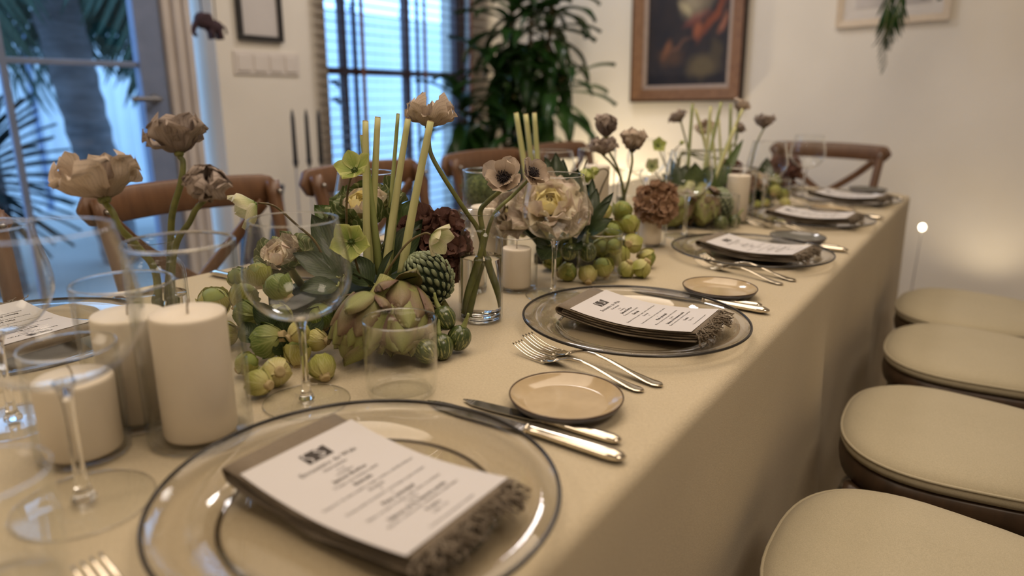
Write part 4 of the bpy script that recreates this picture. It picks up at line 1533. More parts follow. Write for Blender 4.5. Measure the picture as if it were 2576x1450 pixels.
def make_knife(L=0.235):
    """knife lying along X: blade towards -X"""
    t = link('table_knife', None)
    k = L / 0.235
    ss = []
    for i in range(30):
        f = i / 29
        x = 0.012 + 0.1055 * f
        w = float(np.interp(f, [0, .06, .12, .5, .85, .96, 1], [.0105, .0125, .0115, .0155, .0188, .0160, .006]))
        tk = float(np.interp(f, [0, .1, .5, .9, 1], [.0085, .0085, .010, .0112, .004]))
        ss.append(sect(x * k, 0.0062 * k, w * k, tk * k, 0, 16))
    link('handle', me('handle', *loft(ss), M['silver']), t)
    link('bolster', me('bolster', *loft([sect((0.010 + 0.004 * f) * k, 0.0062 * k, (0.0118 + 0.003 * math.sin(PI * f)) * k, (0.0085 + 0.002 * math.sin(PI * f)) * k, 0, 16) for f in (0, .25, .5, .75, 1)]), M['silver']), t)
    V, F = [], []
    n = 26
    for i in range(n + 1):
        f = i / n
        x = 0.011 - 0.1285 * f
        up = 0.0062 + 0.0016 * math.sin(PI * min(1, f * 1.2)) if f < 0.75 else 0.0062 * (1 - ((f - 0.75) / 0.25) ** 2.2) + 0.0008
        dn = float(np.interp(f, [0, .05, .12, .6, .85, 1], [-.0055, -.0062, -.0092, -.0105, -.0085, .0005]))
        z = 0.0058 - 0.0030 * f
        for y, tz in ((up, 0.0011), (dn, 0.0003), (dn, -0.0003), (up, -0.0011)):
            V.append((x * k, y * k, (z + tz) * k))
    for i in range(n):
        a, b = i * 4, (i + 1) * 4
        for q in range(4):
            w_ = (q + 1) % 4
            F.append((a + q, a + w_, b + w_, b + q))
    F += [(3, 2, 1, 0), tuple(n * 4 + q for q in range(4))]
    link('blade', me('blade', V, F, M['blade'], smooth=False), t)
    return t


ch0, brd0, brdg0, nap0, men0 = make_charger(), make_bread(M['glaze']), make_bread(M['glazegrey']), make_napkin(3), make_menu()
fk0, kn0, kn1 = make_fork(0.212), make_knife(0.238), make_knife(0.19)

# right side: plate centres measured along the table; ordinals count from the camera
PL = [(-0.1665, 0.3552), (-0.1775, 0.9130), (-0.1750, 1.4902), (-0.1707, 2.0134), (-0.1600, 2.4862)]
WH = ['nearest place setting', 'second place setting', 'third place setting', 'fourth place setting', 'farthest place setting']
WR = [0.006, 0.03, -0.09, -0.03, -0.16]
forks = [((-0.150, 0.178, 0.0), (-0.165, 0.140, 0.0)), ((-0.162, 0.746, -0.13), (-0.166, 0.717, -0.12)), ((-0.147, 1.366, -0.28), (-0.152, 1.325, -0.30)),
         ((-0.215, 1.885, -0.25), (-0.2, 1.85, -0.25)), ((-0.20, 2.34, -0.25), (-0.19, 2.31, -0.25))]
knives = [((-0.135, 0.541, 0.035), (-0.130, 0.570, 0.065)), ((-0.150, 1.098, 0.02), (-0.145, 1.124, 0.05)), ((-0.13, 1.665, 0.03), (-0.125, 1.69, 0.05)),
          ((-0.125, 2.185, 0.03), (-0.12, 2.21, 0.05)), ((-0.12, 2.655, 0.03), (-0.115, 2.68, 0.05))]
for k, (x, y) in enumerate(PL):
    put(ch0, T(x, y, ZT), 'clear glass charger plate with dark rim of the %s' % WH[k], 'plate', 'glass chargers')
    Mn = T(x + 0.012, y, ZT + 0.0040) @ RZ(WR[k] + 0.02)
    put(nap0, Mn, 'folded taupe linen napkin with frayed end of the %s' % WH[k], 'napkin', 'folded napkins')
    put(men0, T(x + 0.012, y, ZT + 0.0040) @ RZ(WR[k]), 'printed white menu card on the napkin of the %s' % WH[k], 'menu', 'menu cards')
    for j, (fx, fy, fa) in enumerate(forks[k]):
        put(fk0, T(fx, fy, ZT + 0.0005) @ RZ(fa) @ S(1.0 if j == 0 else 0.92), 'silver %s fork left of the plate, %s' % (('dinner', 'salad')[j], WH[k]), 'fork', 'forks on the right side')
    put(kn0, T(knives[k][0][0], knives[k][0][1], ZT + 0.0005) @ RZ(knives[k][0][2]), 'large silver knife right of the plate, %s' % WH[k], 'knife', 'knives on the right side')
    put(kn1, T(knives[k][1][0], knives[k][1][1], ZT + 0.0005) @ RZ(knives[k][1][2]), 'small silver knife beside the large one, %s' % WH[k], 'knife', 'knives on the right side')
for (x, y, p, lab) in ((-0.1227, 0.6183, brd0, 'beige glazed bread plate between the nearest two place settings'),
                       (-0.1325, 1.1623, brd0, 'beige glazed bread plate between the second and third place settings'),
                       (-0.130, 1.715, brdg0, 'grey bread plate between the third and fourth place settings'),
                       (-0.15, 2.205, brd0, 'beige bread plate between the fourth and farthest place settings'),
                       (-0.135, 2.785, brdg0, 'dark grey bread plate at the far end of the table')):
    put(p, T(x, y, ZT), lab, 'plate', 'bread plates')
# left side: the same settings turned to face the other way
for k, (x, y) in enumerate(((-0.815, 0.352), (-0.81, 0.913), (-0.81, 1.49))):
    w_ = ('nearest', 'second', 'third')[k]
    tr = (0.09, 0.05, -0.04)[k]
    put(ch0, T(x, y, ZT), 'clear glass charger plate on the window side, %s from the camera' % w_, 'plate', 'glass chargers')
    put(nap0, T(x - 0.012, y, ZT + 0.0040) @ RZ(PI + tr), 'folded taupe napkin on the window side, %s from the camera' % w_, 'napkin', 'folded napkins')
    put(men0, T(x - 0.012, y, ZT + 0.0040) @ RZ(PI + tr), 'printed menu card on the window side, %s from the camera' % w_, 'menu', 'menu cards')
    put(fk0, T(x - 0.02, y + 0.185, ZT + 0.0005) @ RZ(PI - 0.05), 'silver fork on the window side, %s from the camera' % w_, 'fork', 'forks on the left side')
    put(kn0, T(x - 0.02, y - 0.185, ZT + 0.0005) @ RZ(PI + 0.03), 'silver knife on the window side, %s from the camera' % w_, 'knife', 'knives on the left side')
# setting at the head of the table
put(ch0, T(-0.50, 2.66, ZT), 'clear glass charger plate at the head of the table', 'plate', 'glass chargers')
put(nap0, T(-0.50, 2.67, ZT + 0.0040) @ RZ(PI / 2), 'folded napkin at the head of the table', 'napkin', 'folded napkins')
put(men0, T(-0.50, 2.67, ZT + 0.0040) @ RZ(PI / 2), 'menu card at the head of the table', 'menu', 'menu cards')


# ------------------------------------------------------------------ cross-back chairs
def make_chair(fm, nm='crossback_chair'):
    """front is +X, origin on the floor under the seat centre"""
    t = link(nm, None)
    # seat outline (rounded, wider at the front)
    def outline(g=0.0, n=48):
        o = []
        for k in range(n):
            a = 2 * PI * k / n
            ca, sa = math.cos(a), math.sin(a)
            ex = 2 / (2.55 if ca > 0 else 3.4)
            x = math.copysign(abs(ca) ** ex, ca) * (0.205 + g)
            y = math.copysign(abs(sa) ** ex, sa) * (0.215 + g)
            y *= 1.0 + 0.13 * (x / 0.2) - 0.02
            o.append((x, y))
        return o
    def slab(levels):
        V, F = [], []
        n = 48
        for g, z in levels:
            V += [(x, y, z) for x, y in outline(g)]
        for i in range(len(levels) - 1):
            for j in range(n):
                q = (j + 1) % n
                F.append((i * n + j, i * n + q, (i + 1) * n + q, (i + 1) * n + j))
        F += [tuple(range(n - 1, -1, -1)), tuple((len(levels) - 1) * n + j for j in range(n))]
        return V, F
    link('seat', me('seat', *slab([(-0.012, 0.405), (0.0, 0.410), (0.004, 0.430), (0.002, 0.448), (-0.004, 0.452)]), fm), t)
    cu = link('cushion', me('cushion', *slab([(-0.012, 0.4525), (0.002, 0.456), (0.006, 0.464), (0.003, 0.476), (-0.012, 0.487), (-0.035, 0.493), (-0.08, 0.4965), (-0.14, 0.498)]), M['cushion']), t)
    V, F = [], []
    pp_ = [(x, y, 0.4745) for x, y in outline(0.0042, 64)]
    link('piping', bm_('piping', tube(pp_ + pp_[:1], 0.0026, 6, False), M['cushion']), cu)
    rs = rect_section(0.015, 0.015, 0.8, 3)
    for s in (-1, 1):
        link('front_leg', bm_('leg', tube([(0.165, s * 0.175, 0.41), (0.178, s * 0.19, 0.0)], [1.0, 0.8], len(rs), True, rs, up=(1, 0, 0)), fm), t)
        # back post: leg, bend at the seat, reclined upper part
        P = smoothpath([(-0.255, s * 0.185, 0.0), (-0.205, s * 0.180, 0.22), (-0.190, s * 0.178, 0.44), (-0.215, s * 0.186, 0.66), (-0.262, s * 0.197, 0.865)], 6)
        link('back_post', bm_('post', tube(P, [1.0] * len(P), len(rs), True, rs, up=(1, 0, 0)), fm), t)
        bp_ = link('bolt', bm_('bolt', tube([(-0.240, s * 0.196, 0.845), (-0.228, s * 0.196, 0.842)], 0.0045, 10), M['steelbolt']), t)
    # curved top rail, ends rounded
    V, F = [], []
    n = 28
    rows = []
    for i in range(n + 1):
        u = -1 + 2 * i / n
        y = 0.228 * u
        xb = -0.285 - 0.030 * (1 - u * u) + 0.004
        hw = 0.034 * math.sqrt(max(0.0, 1 - max(0, (abs(u) - 0.86) / 0.14) ** 2)) if abs(u) > 0.86 else 0.034
        hw = max(hw, 0.006)
        zc = 0.842 + 0.006 * (1 - u * u)
        tl = 0.22
        loop = []
        for dx, dz in ((0.009, hw - 0.004), (0.005, hw), (-0.005, hw), (-0.009, hw - 0.004), (-0.009, -hw + 0.004), (-0.005, -hw), (0.005, -hw), (0.009, -hw + 0.004)):
            loop.append((xb + dx - tl * dz * 0.9, y, zc + dz))
        rows.append(loop)
    link('top_rail', me('rail', *loft(rows), fm), t)
    # crossed back strips
    st = rect_section(0.0045, 0.014, 0.5, 2)
    for s in (-1, 1):
        P = smoothpath([(-0.268 - 0.004 * s, s * 0.176, 0.815), (-0.285 - 0.004 * s, s * 0.10, 0.735), (-0.275 - 0.005 * s, s * -0.02, 0.635), (-0.235 - 0.004 * s, s * -0.125, 0.545), (-0.197, s * -0.168, 0.475)], 6)
        link('cross_strip', bm_('strip', tube(P, [1.0] * len(P), len(st), True, st, up=(1, 0, 0)), fm), t)
    rd = lambda a, b, r=0.0085: tube([a, b], r, 10)
    for s in (-1, 1):
        link('stretcher', bm_('st', rd((-0.20, s * 0.181, 0.20), (0.172, s * 0.183, 0.20)), fm), t)
        link('brace', bm_('br', tube(smoothpath([(0.172, s * 0.182, 0.24), (0.10, s * 0.17, 0.36), (0.03, s * 0.15, 0.412)], 5), 0.008, 8), fm), t)
    link('stretcher', bm_('st', rd((0.172, -0.185, 0.15), (0.172, 0.185, 0.15)), fm), t)
    link('stretcher', bm_('st', rd((-0.208, -0.18, 0.16), (-0.208, 0.18, 0.16)), fm), t)
    return t


chl, chr_ = make_chair(M['oak']), make_chair(M['shadeoak'])
LC = [(0.29, 'wooden cross-back chair cut by the left edge of the photo'), (0.845, 'wooden cross-back chair in front of the glazed door, behind the dry poppies'),
      (1.38, 'wooden cross-back chair behind the nearest tall cut stalks'), (1.93, 'wooden cross-back chair behind the open anemones'),
      (2.44, 'wooden cross-back chair farthest along the window side')]
for k, (y, lab) in enumerate(LC):
    put(chl, T(-0.925, y, 0.013) @ RZ((0.03, -0.02, 0.02, 0.0, 0.03)[k]), lab, 'chair', 'chairs on the window side')
put(chl, T(-0.405, 3.165, 0.0) @ RZ(-PI / 2) @ S((1, 1.12, 1)), 'wooden cross-back chair at the far head of the table', 'chair')
RC = [(0.918, 'cross-back chair with ivory cushion nearest the camera at the lower right'), (1.418, 'second chair with ivory cushion from the camera on the right'),
      (1.93, 'third chair with ivory cushion from the camera on the right'), (2.352, 'farthest chair with ivory cushion on the right side')]
for k, (y, lab) in enumerate(RC):
    put(chr_, T(0.262 + (0, 0.008, 0.018, -0.004)[k], y, 0.013) @ RZ(PI + (0.0, 0.03, -0.02, -0.03)[k]) @ S((1, 0.95, 1)), lab, 'chair', 'chairs on the near side')

# ------------------------------------------------------------------ vegetables
def patch_leaf(R, lift=0.05, span=2.5, half=1.25, n=9, m=8, seed=0, flare=0.0):
    """a leaf wrapped over a ball, from the stalk (-Z) up over the side"""
    r = random.Random(seed)
    a1, a2 = r.uniform(0, 6), r.uniform(0, 6)
    V, U, F = [], [], []
    for i in range(n + 1):
        s = i / n
        al = 0.12 + span * s
        w = half * (0.45 + 0.55 * math.sin(PI * min(1, s * 0.72 + 0.18))) * (1 - 0.30 * max(0, s - 0.8) * 5)
        for j in range(m + 1):
            t = 2 * j / m - 1
            b = t * w
            k = R * (1 + lift + 0.10 * abs(t) ** 5 + 0.07 * s ** 6 + flare * s ** 3 + 0.022 * math.sin(7 * s + a1) * math.cos(4 * t + a2) + 0.02 * math.sin(11 * t + a2) * s)
            # meridian point, then turn about the leaf's own axis
            x, z = math.sin(al), -math.cos(al)
            cx = x * math.cos(b)
            cy = math.sin(b) * (0.35 + 0.65 * abs(x))
            l = math.sqrt(cx * cx + cy * cy + z * z)
            V.append((k * cx / l, k * cy / l, k * z / l))
            U.append((j / m, s))
    for i in range(n):
        for j in range(m):
            p = i * (m + 1) + j
            F.append((p, p + 1, p + m + 2, p + m + 1))
    return V, F, U


def make_sprout(mat, seed):
    """brussels sprout of unit radius, stalk towards -Z"""
    r = random.Random(seed)
    t = link('brussels_sprout', None)
    link('core', bm_('core', ellipsoid((0, 0, 0), (0.9, 0.9, 0.92), 18, 12), M['sproutcore']), t)
    for k in range(6):
        sp = 2.55 - 0.16 * k + r.uniform(-.1, .1)
        l = link('leaf', bm_('leaf', patch_leaf(0.87, 0.0 + 0.028 * k, sp, 1.38 - 0.03 * k, seed=seed * 10 + k, flare=0.09 if k == 5 and seed % 2 else 0.0), mat), t, RZ(k * 2.399 + r.uniform(-.3, .3)) @ RX(r.uniform(-.08, .08)))
    st = lathe([(0, -0.80), (0.44, -0.80), (0.36, -0.98), (0.37, -1.10), (0.345, -1.17), (0.20, -1.16), (0, -1.15)], 16)
    V = [(v[0] * (1 + 0.1 * math.sin(3 * math.atan2(v[1], v[0]))), v[1], v[2]) for v in st[0]]
    link('stalk_end', bm_('stalk', (V, st[1], st[2]), M['sproutcut']), t)
    return t


spr = [make_sprout(M['sprout'], 1), make_sprout(M['sproutpale'], 2), make_sprout(M['sproutdark'], 3), make_sprout(M['sprout'], 4)]
SPA = [(-0.4181, 0.4384, 0.768, 0.0161), (-0.4263, 0.4694, 0.769, 0.0176), (-0.4603, 0.526, 0.768, 0.0175), (-0.4, 0.5142, 0.767, 0.0172), (-0.4977, 0.5102, 0.78, 0.0232), (-0.4791, 0.4662, 0.768, 0.0149), (-0.4586, 0.5563, 0.7765, 0.0159), (-0.5209, 0.5491, 0.797, 0.0194), (-0.4713, 0.5752, 0.8014, 0.0198), (-0.5591, 0.5264, 0.8, 0.02), (-0.5894, 0.5457, 0.8143, 0.0206), (-0.6988, 0.5676, 0.78, 0.026), (-0.5921, 0.5098, 0.77, 0.0203), (-0.5574, 0.5488, 0.85, 0.018), (-0.5003, 0.5354, 0.845, 0.0192), (-0.6173, 0.5585, 0.8329, 0.0166), (-0.4462, 0.5205, 0.8, 0.0147)]
SPB = [(-0.3919, 1.0863, 0.7675, 0.0191), (-0.3547, 1.0959, 0.7675, 0.0182), (-0.4578, 1.1395, 0.7705, 0.021), (-0.3415, 1.1276, 0.7766, 0.0199), (-0.3158, 1.1746, 0.7665, 0.0173), (-0.2921, 1.1901, 0.7685, 0.0195), (-0.3151, 1.2688, 0.772, 0.019), (-0.3739, 1.1845, 0.8, 0.0207), (-0.348, 1.2099, 0.7824, 0.0225), (-0.3406, 1.2512, 0.8, 0.0205), (-0.3715, 1.2211, 0.825, 0.0211), (-0.409, 1.2295, 0.8216, 0.0199), (-0.3563, 1.2671, 0.835, 0.0215), (-0.3835, 1.2863, 0.8577, 0.0218), (-0.4019, 1.236, 0.86, 0.0198), (-0.3376, 1.1635, 0.81, 0.0164)]
SPC = [(-0.2791, 2.2037, 0.77, 0.0181), (-0.3089, 2.2838, 0.785, 0.0212), (-0.3731, 2.4125, 0.81, 0.0278), (-0.3347, 2.1926, 0.766, 0.0146), (-0.3482, 2.156, 0.7643, 0.0145), (-0.3959, 2.2142, 0.77, 0.0162), (-0.3233, 2.2486, 0.8, 0.0198), (-0.3519, 2.2662, 0.7982, 0.0163), (-0.4196, 2.24, 0.78, 0.0139)]
LA = ['lowest brussels sprout of the nearest heap, stalk end turned right', 'brussels sprout showing its round cut stalk, low in the nearest heap', 'pale yellow brussels sprout just left of the wine stem',
      'bright smooth brussels sprout right of the wine stem, touching the cloth', 'largest brussels sprout in the middle of the nearest heap', 'brussels sprout half hidden by the tall candle glass',
      'small brussels sprout with stalk facing right behind the wine stem', 'brussels sprout below the wine bowl, left of its stem', 'dark green brussels sprout beside the left artichoke',
      'brussels sprout behind the tall candle glass, upper row', 'brussels sprout at the left of the wine bowl', 'yellowish brussels sprout left of the tall candle glass top',
      'brussels sprout directly behind the tall candle', 'topmost brussels sprout seen through the wine bowl', 'large pale brussels sprout seen through the wine bowl', 'brussels sprout high at the left of the heap',
      'small brussels sprout between the stem and the largest sprout']
LB = ['front left brussels sprout of the second heap, bright green', 'front brussels sprout inside the tumbler outline', 'leftmost brussels sprout of the second heap under the wine glass', 'pale brussels sprout seen through the tumbler, right of the front one',
      'small brussels sprout at the front right of the second heap', 'brussels sprout with ragged stalk at the right corner of the second heap', 'rightmost brussels sprout of the second heap', 'brussels sprout with pale tip in the middle row of the second heap',
      'brussels sprout right of the tumbler rim', 'round brussels sprout on the right flank of the second heap', 'brussels sprout in the third row of the second heap', 'darker brussels sprout left in the third row of the second heap',
      'brussels sprout just under the topmost one, second heap', 'topmost brussels sprout of the second heap', 'yellowish brussels sprout beside the topmost one', 'brussels sprout tucked behind the tumbler wall']
LC_ = ['front right sprout of the farthest heap', 'yellow green sprout at the right of the farthest heap', 'largest sprout on top of the farthest heap', 'small front sprout of the farthest heap, near the fourth menu', 'small sprout second from left in front of the farthest heap',
       'leftmost small sprout of the farthest heap', 'sprout in the middle of the farthest heap', 'sprout under the far wine glass bowl', 'small pale sprout behind the far candle']
k_ = 0
for lst, labs, grp in ((SPA, LA, 'brussels sprouts of the nearest heap'), (SPB, LB, 'brussels sprouts of the second heap'), (SPC, LC_, 'sprouts of the farthest heap')):
    for i, ((x, y, z, r), lab) in enumerate(zip(lst, labs)):
        r_ = random.Random(k_ * 3 + 5)
        if lst is SPA and i in (0, 1, 4, 6):
            ax = ((0.9479, 0.2096, 0.0081), (0.8572, -0.3708, 0.332), 0, 0, (0.7968, 0.5129, 0.2777), 0, (0.8665, 0.3288, -0.0325))[i]
            ax = -Vector(ax)
        elif lst is SPB and i in (4, 5):
            ax = -Vector(((0.3348, 0.0261, 0.8816), (0.4616, 0.1971, 0.7603))[i - 4])
        else:
            ax = Vector((r_.uniform(-1, 1), r_.uniform(-1, 1), r_.uniform(-0.2, 1)))
        mat_i = {2: 1, 3: 0, 8: 2}.get(i, (0, 1, 3, 0, 2)[k_ % 5]) if lst is SPA else (0, 3, 0, 1, 3)[k_ % 5]
        put(spr[mat_i], zframe((x, y, z), ax, r_.uniform(0, 6)) @ S(r * 0.95), lab, 'brussels sprout', grp)
        k_ += 1


def make_artichoke(seed):
    """globe artichoke, stem end at the origin, tip towards +Z, about 1 long and 0.8 wide"""
    r = random.Random(seed)
    t = link('artichoke', None)
    prof = [(0, 0.0), (0.16, 0.0), (0.30, 0.07), (0.355, 0.25), (0.34, 0.45), (0.25, 0.68), (0.12, 0.86), (0, 0.93)]
    link('heart', bm_('heart', lathe(spl(prof, 4), 24), M['bract']), t)
    pts = spl(prof, 8)
    ms = [bm_('bract', blade(0.56, 0.38, 'bract', 8, 6, bend=b_, cup=0.24, seed=i, thick=0.022), M['bract' if i % 3 else 'bract2']) for i, b_ in enumerate((0.55, 0.75, 0.4, 0.9))]
    n = 46
    for k in range(n):
        f = k / n
        zs = -0.01 + 0.68 * f
        i = min(range(len(pts)), key=lambda q: abs(pts[q][1] - zs) + (0.0 if q > 4 else 0.01))
        rr = pts[i][0] * 1.0
        j = min(i + 2, len(pts) - 1)
        dr, dz = pts[j][0] - pts[i][0], pts[j][1] - pts[i][1]
        l = math.hypot(dr, dz) or 1
        dr, dz = dr / l, dz / l
        tilt = 0.05 * (1 - f) + r.uniform(-0.02, 0.05)
        dr2, dz2 = dr + tilt * dz, dz - tilt * dr * 0
        a = k * 2.39996 + r.uniform(-.1, .1)
        ca, sa = math.cos(a), math.sin(a)
        y = (dr2 * ca, dr2 * sa, dz2)
        z = (-dz2 * ca, -dz2 * sa, dr2)      # upper side faces the heart, so the blade hugs it
        sc = (0.60 + 0.40 * math.sin(PI * (0.25 + 0.6 * f))) * r.uniform(0.92, 1.08)
        link('bract', ms[(0 if f < .3 else 1 if f < .6 else 3) if r.random() < .75 else 2], t, frame((rr * 1.04 * ca, rr * 1.04 * sa, zs), y, z) @ S(sc))
    link('stem', bm_('stem', tube([(0, 0, 0.06), (0, 0, -0.05), (0.006, 0, -0.2), (0.01, 0, -0.32)], [0.17, 0.13, 0.12, 0.125], 16, True, None), M['artstem']), t)
    return t


arts = [make_artichoke(2), make_artichoke(5)]


def span(p, q, spin=0.0):
    """matrix taking the unit segment along +Z onto p->q"""
    p, q = Vector(p), Vector(q)
    return zframe(p, q - p, spin) @ S((q - p).length)


put(arts[0], span((-0.3975, 0.6067, 0.8303), (-0.3963, 0.5429, 0.7589), 0.4) @ S((0.95, 0.95, 1)), 'left green artichoke of the nearest pair, its tip on the cloth', 'artichoke', 'artichokes')
put(arts[1], span((-0.4129, 0.6601, 0.8148), (-0.3299, 0.5792, 0.7805), 1.1) @ S((0.87, 0.87, 1)), 'right artichoke of the nearest pair, thick pale stem raised, behind the tumbler', 'artichoke', 'artichokes')
put(arts[0], span((-0.4298, 1.7554, 0.833), (-0.4396, 1.6489, 0.7615), 2.0) @ S((0.86, 0.86, 1)), 'left artichoke of the far pair beside the brown hydrangea', 'artichoke', 'artichokes')
put(arts[1], span((-0.4005, 1.8119, 0.8293), (-0.3582, 1.7197, 0.7695), 0.2) @ S((0.95, 0.95, 1)), 'right artichoke of the far pair behind the wine stem', 'artichoke', 'artichokes')


def make_eggplant():
    """small round eggplant, unit radius, stem towards +Z"""
    t = link('small_eggplant', None)
    link('fruit', bm_('fruit', lathe(spl([(0, -1.12), (0.35, -1.06), (0.78, -0.72), (1.0, -0.1), (0.92, 0.45), (0.62, 0.86), (0.25, 1.02), (0, 1.04)], 5), 32), M['eggplant']), t)
    for k in range(5):
        a = 2 * PI * k / 5
        link('sepal', bm_('sepal', blade(0.85, 0.62, 'helle', 6, 4, bend=-0.9, cup=-0.15, thick=0.03), M['leafmid']), t, frame((0.1 * math.cos(a), 0.1 * math.sin(a), 1.06), (math.cos(a), math.sin(a), -0.05), (0, 0, 1)))
    link('stem', bm_('stem', tube(smoothpath([(0, 0, 0.98), (0.02, 0, 1.35), (0.12, 0.03, 1.8), (0.3, 0.05, 2.3)], 4), [0.26 - 0.013 * i for i in range(13)], 10), M['stemgreen']), t)
    return t


eg = make_eggplant()
for (c, r, ax, lab) in (
        ((-0.3443, 0.6756, 0.7968), 0.0155, (-0.4542, -0.1492, 0.8405), 'striped eggplant with long stem raised under the scaly bud'),
        ((-0.3235, 0.6812, 0.7716), 0.0160, (0.2594, 0.2243, 0.876), 'striped eggplant farthest right of the nearest group, on the cloth'),
        ((-0.329, 0.6508, 0.7672), 0.0160, (-0.4191, 0.2418, 0.8099), 'striped eggplant right of the tumbler wall'),
        ((-0.3284, 0.6207, 0.77), 0.0155, (-0.7925, 0.0871, 0.3664), 'striped eggplant seen through the nearest tumbler'),
        ((-0.3739, 1.0578, 0.8149), 0.0150, (0.0371, 0.1045, 0.9696), 'small eggplant left of the second tumbler'),
        ((-0.3606, 1.102, 0.8073), 0.0165, (-0.1277, -0.0087, 0.9675), 'small eggplant seen through the second tumbler'),
        ((-0.4181, 1.1034, 0.8159), 0.0150, (0.2724, 0.1165, 0.9026), 'small dark eggplant beside the second wine stem'),
        ((-0.3327, 1.7702, 0.7556), 0.0180, (-0.5655, -0.4247, 0.6243), 'left small eggplant of the far group'),
        ((-0.3138, 1.8194, 0.7515), 0.0170, (0.3911, 0.2984, 0.8295), 'right small eggplant of the far group by the wine stem')):
    c = Vector(c)
    c.z = max(c.z, ZT + r * 1.0)
    put(eg, zframe(c, ax, c.x * 50) @ S(r), lab, 'eggplant', 'small striped eggplants')

# ------------------------------------------------------------------ hidden trays and foam that carry the flowers
for (x, y, w, l, h, a, lab) in ((-0.565, 0.715, 0.14, 0.24, 0.055, 0.0, 'low black tray of green foam under the nearest flowers'),
                                (-0.47, 1.285, 0.14, 0.22, 0.055, 0.2, 'low black tray of green foam under the second flower group'),
                                (-0.46, 1.86, 0.16, 0.20, 0.06, 0.1, 'low black tray of green foam under the far artichokes'),
                                (-0.44, 2.36, 0.16, 0.20, 0.06, 0.1, 'low black tray of green foam under the farthest flowers')):
    R_ = T(x, y, ZT) @ RZ(a)
    t = thing('flower_tray', lab, 'tray', R_, 'flower trays')
    link('tray', bbox_mesh('tray', (-w / 2, w / 2, -l / 2, l / 2, 0.0005, 0.022), M['black'], 0.004), t, R_)
    link('foam', bbox_mesh('foam', (-w / 2 + 0.01, w / 2 - 0.01, -l / 2 + 0.01, l / 2 - 0.01, 0.02, h), M['foam'], 0.008), t, R_)


# ------------------------------------------------------------------ flowers
def ring(k, n, spin, opening, r0, zoff=0.0):
    """frame of petal k of n: +Z of the head is the axis; opening is measured from the axis"""
    a = spin + 2 * PI * k / n
    ca, sa = math.cos(a), math.sin(a)
    y = (math.sin(opening) * ca, math.sin(opening) * sa, math.cos(opening))
    z = (-math.cos(opening) * ca, -math.cos(opening) * sa, math.sin(opening))
    return frame((r0 * ca, r0 * sa, zoff), y, z)


def stem_part(root, pts, r, mat, name='stem'):
    P = smoothpath(pts, 8)
    K = len(P)
    return link(name, bm_('stem', tube(P, [r * (1.12 - 0.3 * i / K) for i in range(K)], 10), mat), root)


PET = {}


def petals(kind, seed):
    key = (kind, seed % 4)
    if key not in PET:
        s = seed % 4
        if kind in ('poppy', 'poppygrey'):
            p = blade(1.0, 1.15, 'petal', 12, 10, bend=0.42 + 0.12 * s, cup=0.14, ruf=0.12, rn=1.6, ph=s * 1.3, curl=-0.35 - 0.25 * s, crumple=0.05, seed=s)
        elif kind == 'anemone':
            p = blade(1.0, 0.95, 'round', 10, 8, bend=0.25 + 0.08 * s, cup=0.10, ruf=0.04, rn=1.4, ph=s, curl=-0.15, crumple=0.02, seed=s)
        elif kind == 'crumpled':
            p = blade(1.0, 1.2, 'petal', 12, 10, bend=1.0 + 0.15 * s, cup=0.3, ruf=0.16, rn=2.4, ph=s * 1.3, curl=-0.8, crumple=0.09, seed=s + 9)
        else:
            p = blade(1.0, 0.86, 'helle', 8, 6, bend=0.5 + 0.1 * s, cup=0.18, ruf=0.03, rn=1.2, ph=s, curl=-0.2, seed=s)
        mt = {'crumpled': 'poppygrey'}.get(kind, kind)
        PET[key] = bm_('petal', p, M[mt])
    return PET[key]


def poppy(label, head, axis, size, stem, kind='poppy', opening=1.0, n=(4, 4), rs=0.0032, group='dried taupe poppies', seed=0, centre=False, tw=1.0, name='dry_poppy', cat='flower'):
    """flower with petals in two whorls on a curved stem; stem runs from its foot up to the head"""
    r = random.Random(seed)
    root = thing(name, label, cat, Vector(stem[0]), group)
    hm = zframe(head, axis, r.uniform(0, 6)) @ S(size)
    tip = hm @ Vector((0, 0, -0.10))
    stem_part(root, list(stem) + [tip], rs, M['stem'])
    link('receptacle', bm_('rec', ellipsoid((0, 0, -0.02), (0.13, 0.13, 0.10), 12, 8), M['stem']), root, hm)
    for w, cnt in enumerate(n):
        for k in range(cnt):
            op = opening * (1.0 if w == 0 else 0.72) + r.uniform(-.16, .16)
            link('petal', petals(kind, r.randrange(4)), root, hm @ ring(k, cnt, w * 0.8 + r.uniform(-.2, .2), op, 0.06, 0.02 * w) @ S((1, r.uniform(.9, 1.08), 1)))
    if centre:
        link('centre', bm_('c', ellipsoid((0, 0, 0.10), (0.20, 0.20, 0.17), 16, 10), M['stamen']), root, hm)
        st = []
        for k in range(90):
            a, e = k * 2.399, 0.25 + 1.15 * ((k % 30) / 30)
            d = Vector((math.cos(a) * math.sin(e), math.sin(a) * math.sin(e), math.cos(e)))
            q = d * r.uniform(0.34, 0.44)
            q.z += 0.03
            st.append(tube([(0, 0, 0.04), q * 0.92], 0.008, 4))
            st.append(ellipsoid(q, (0.030, 0.030, 0.030), 6, 4))
        link('stamens', bm_('st', join(*st), M['stamen']), root, hm, kind='stuff')
    return root


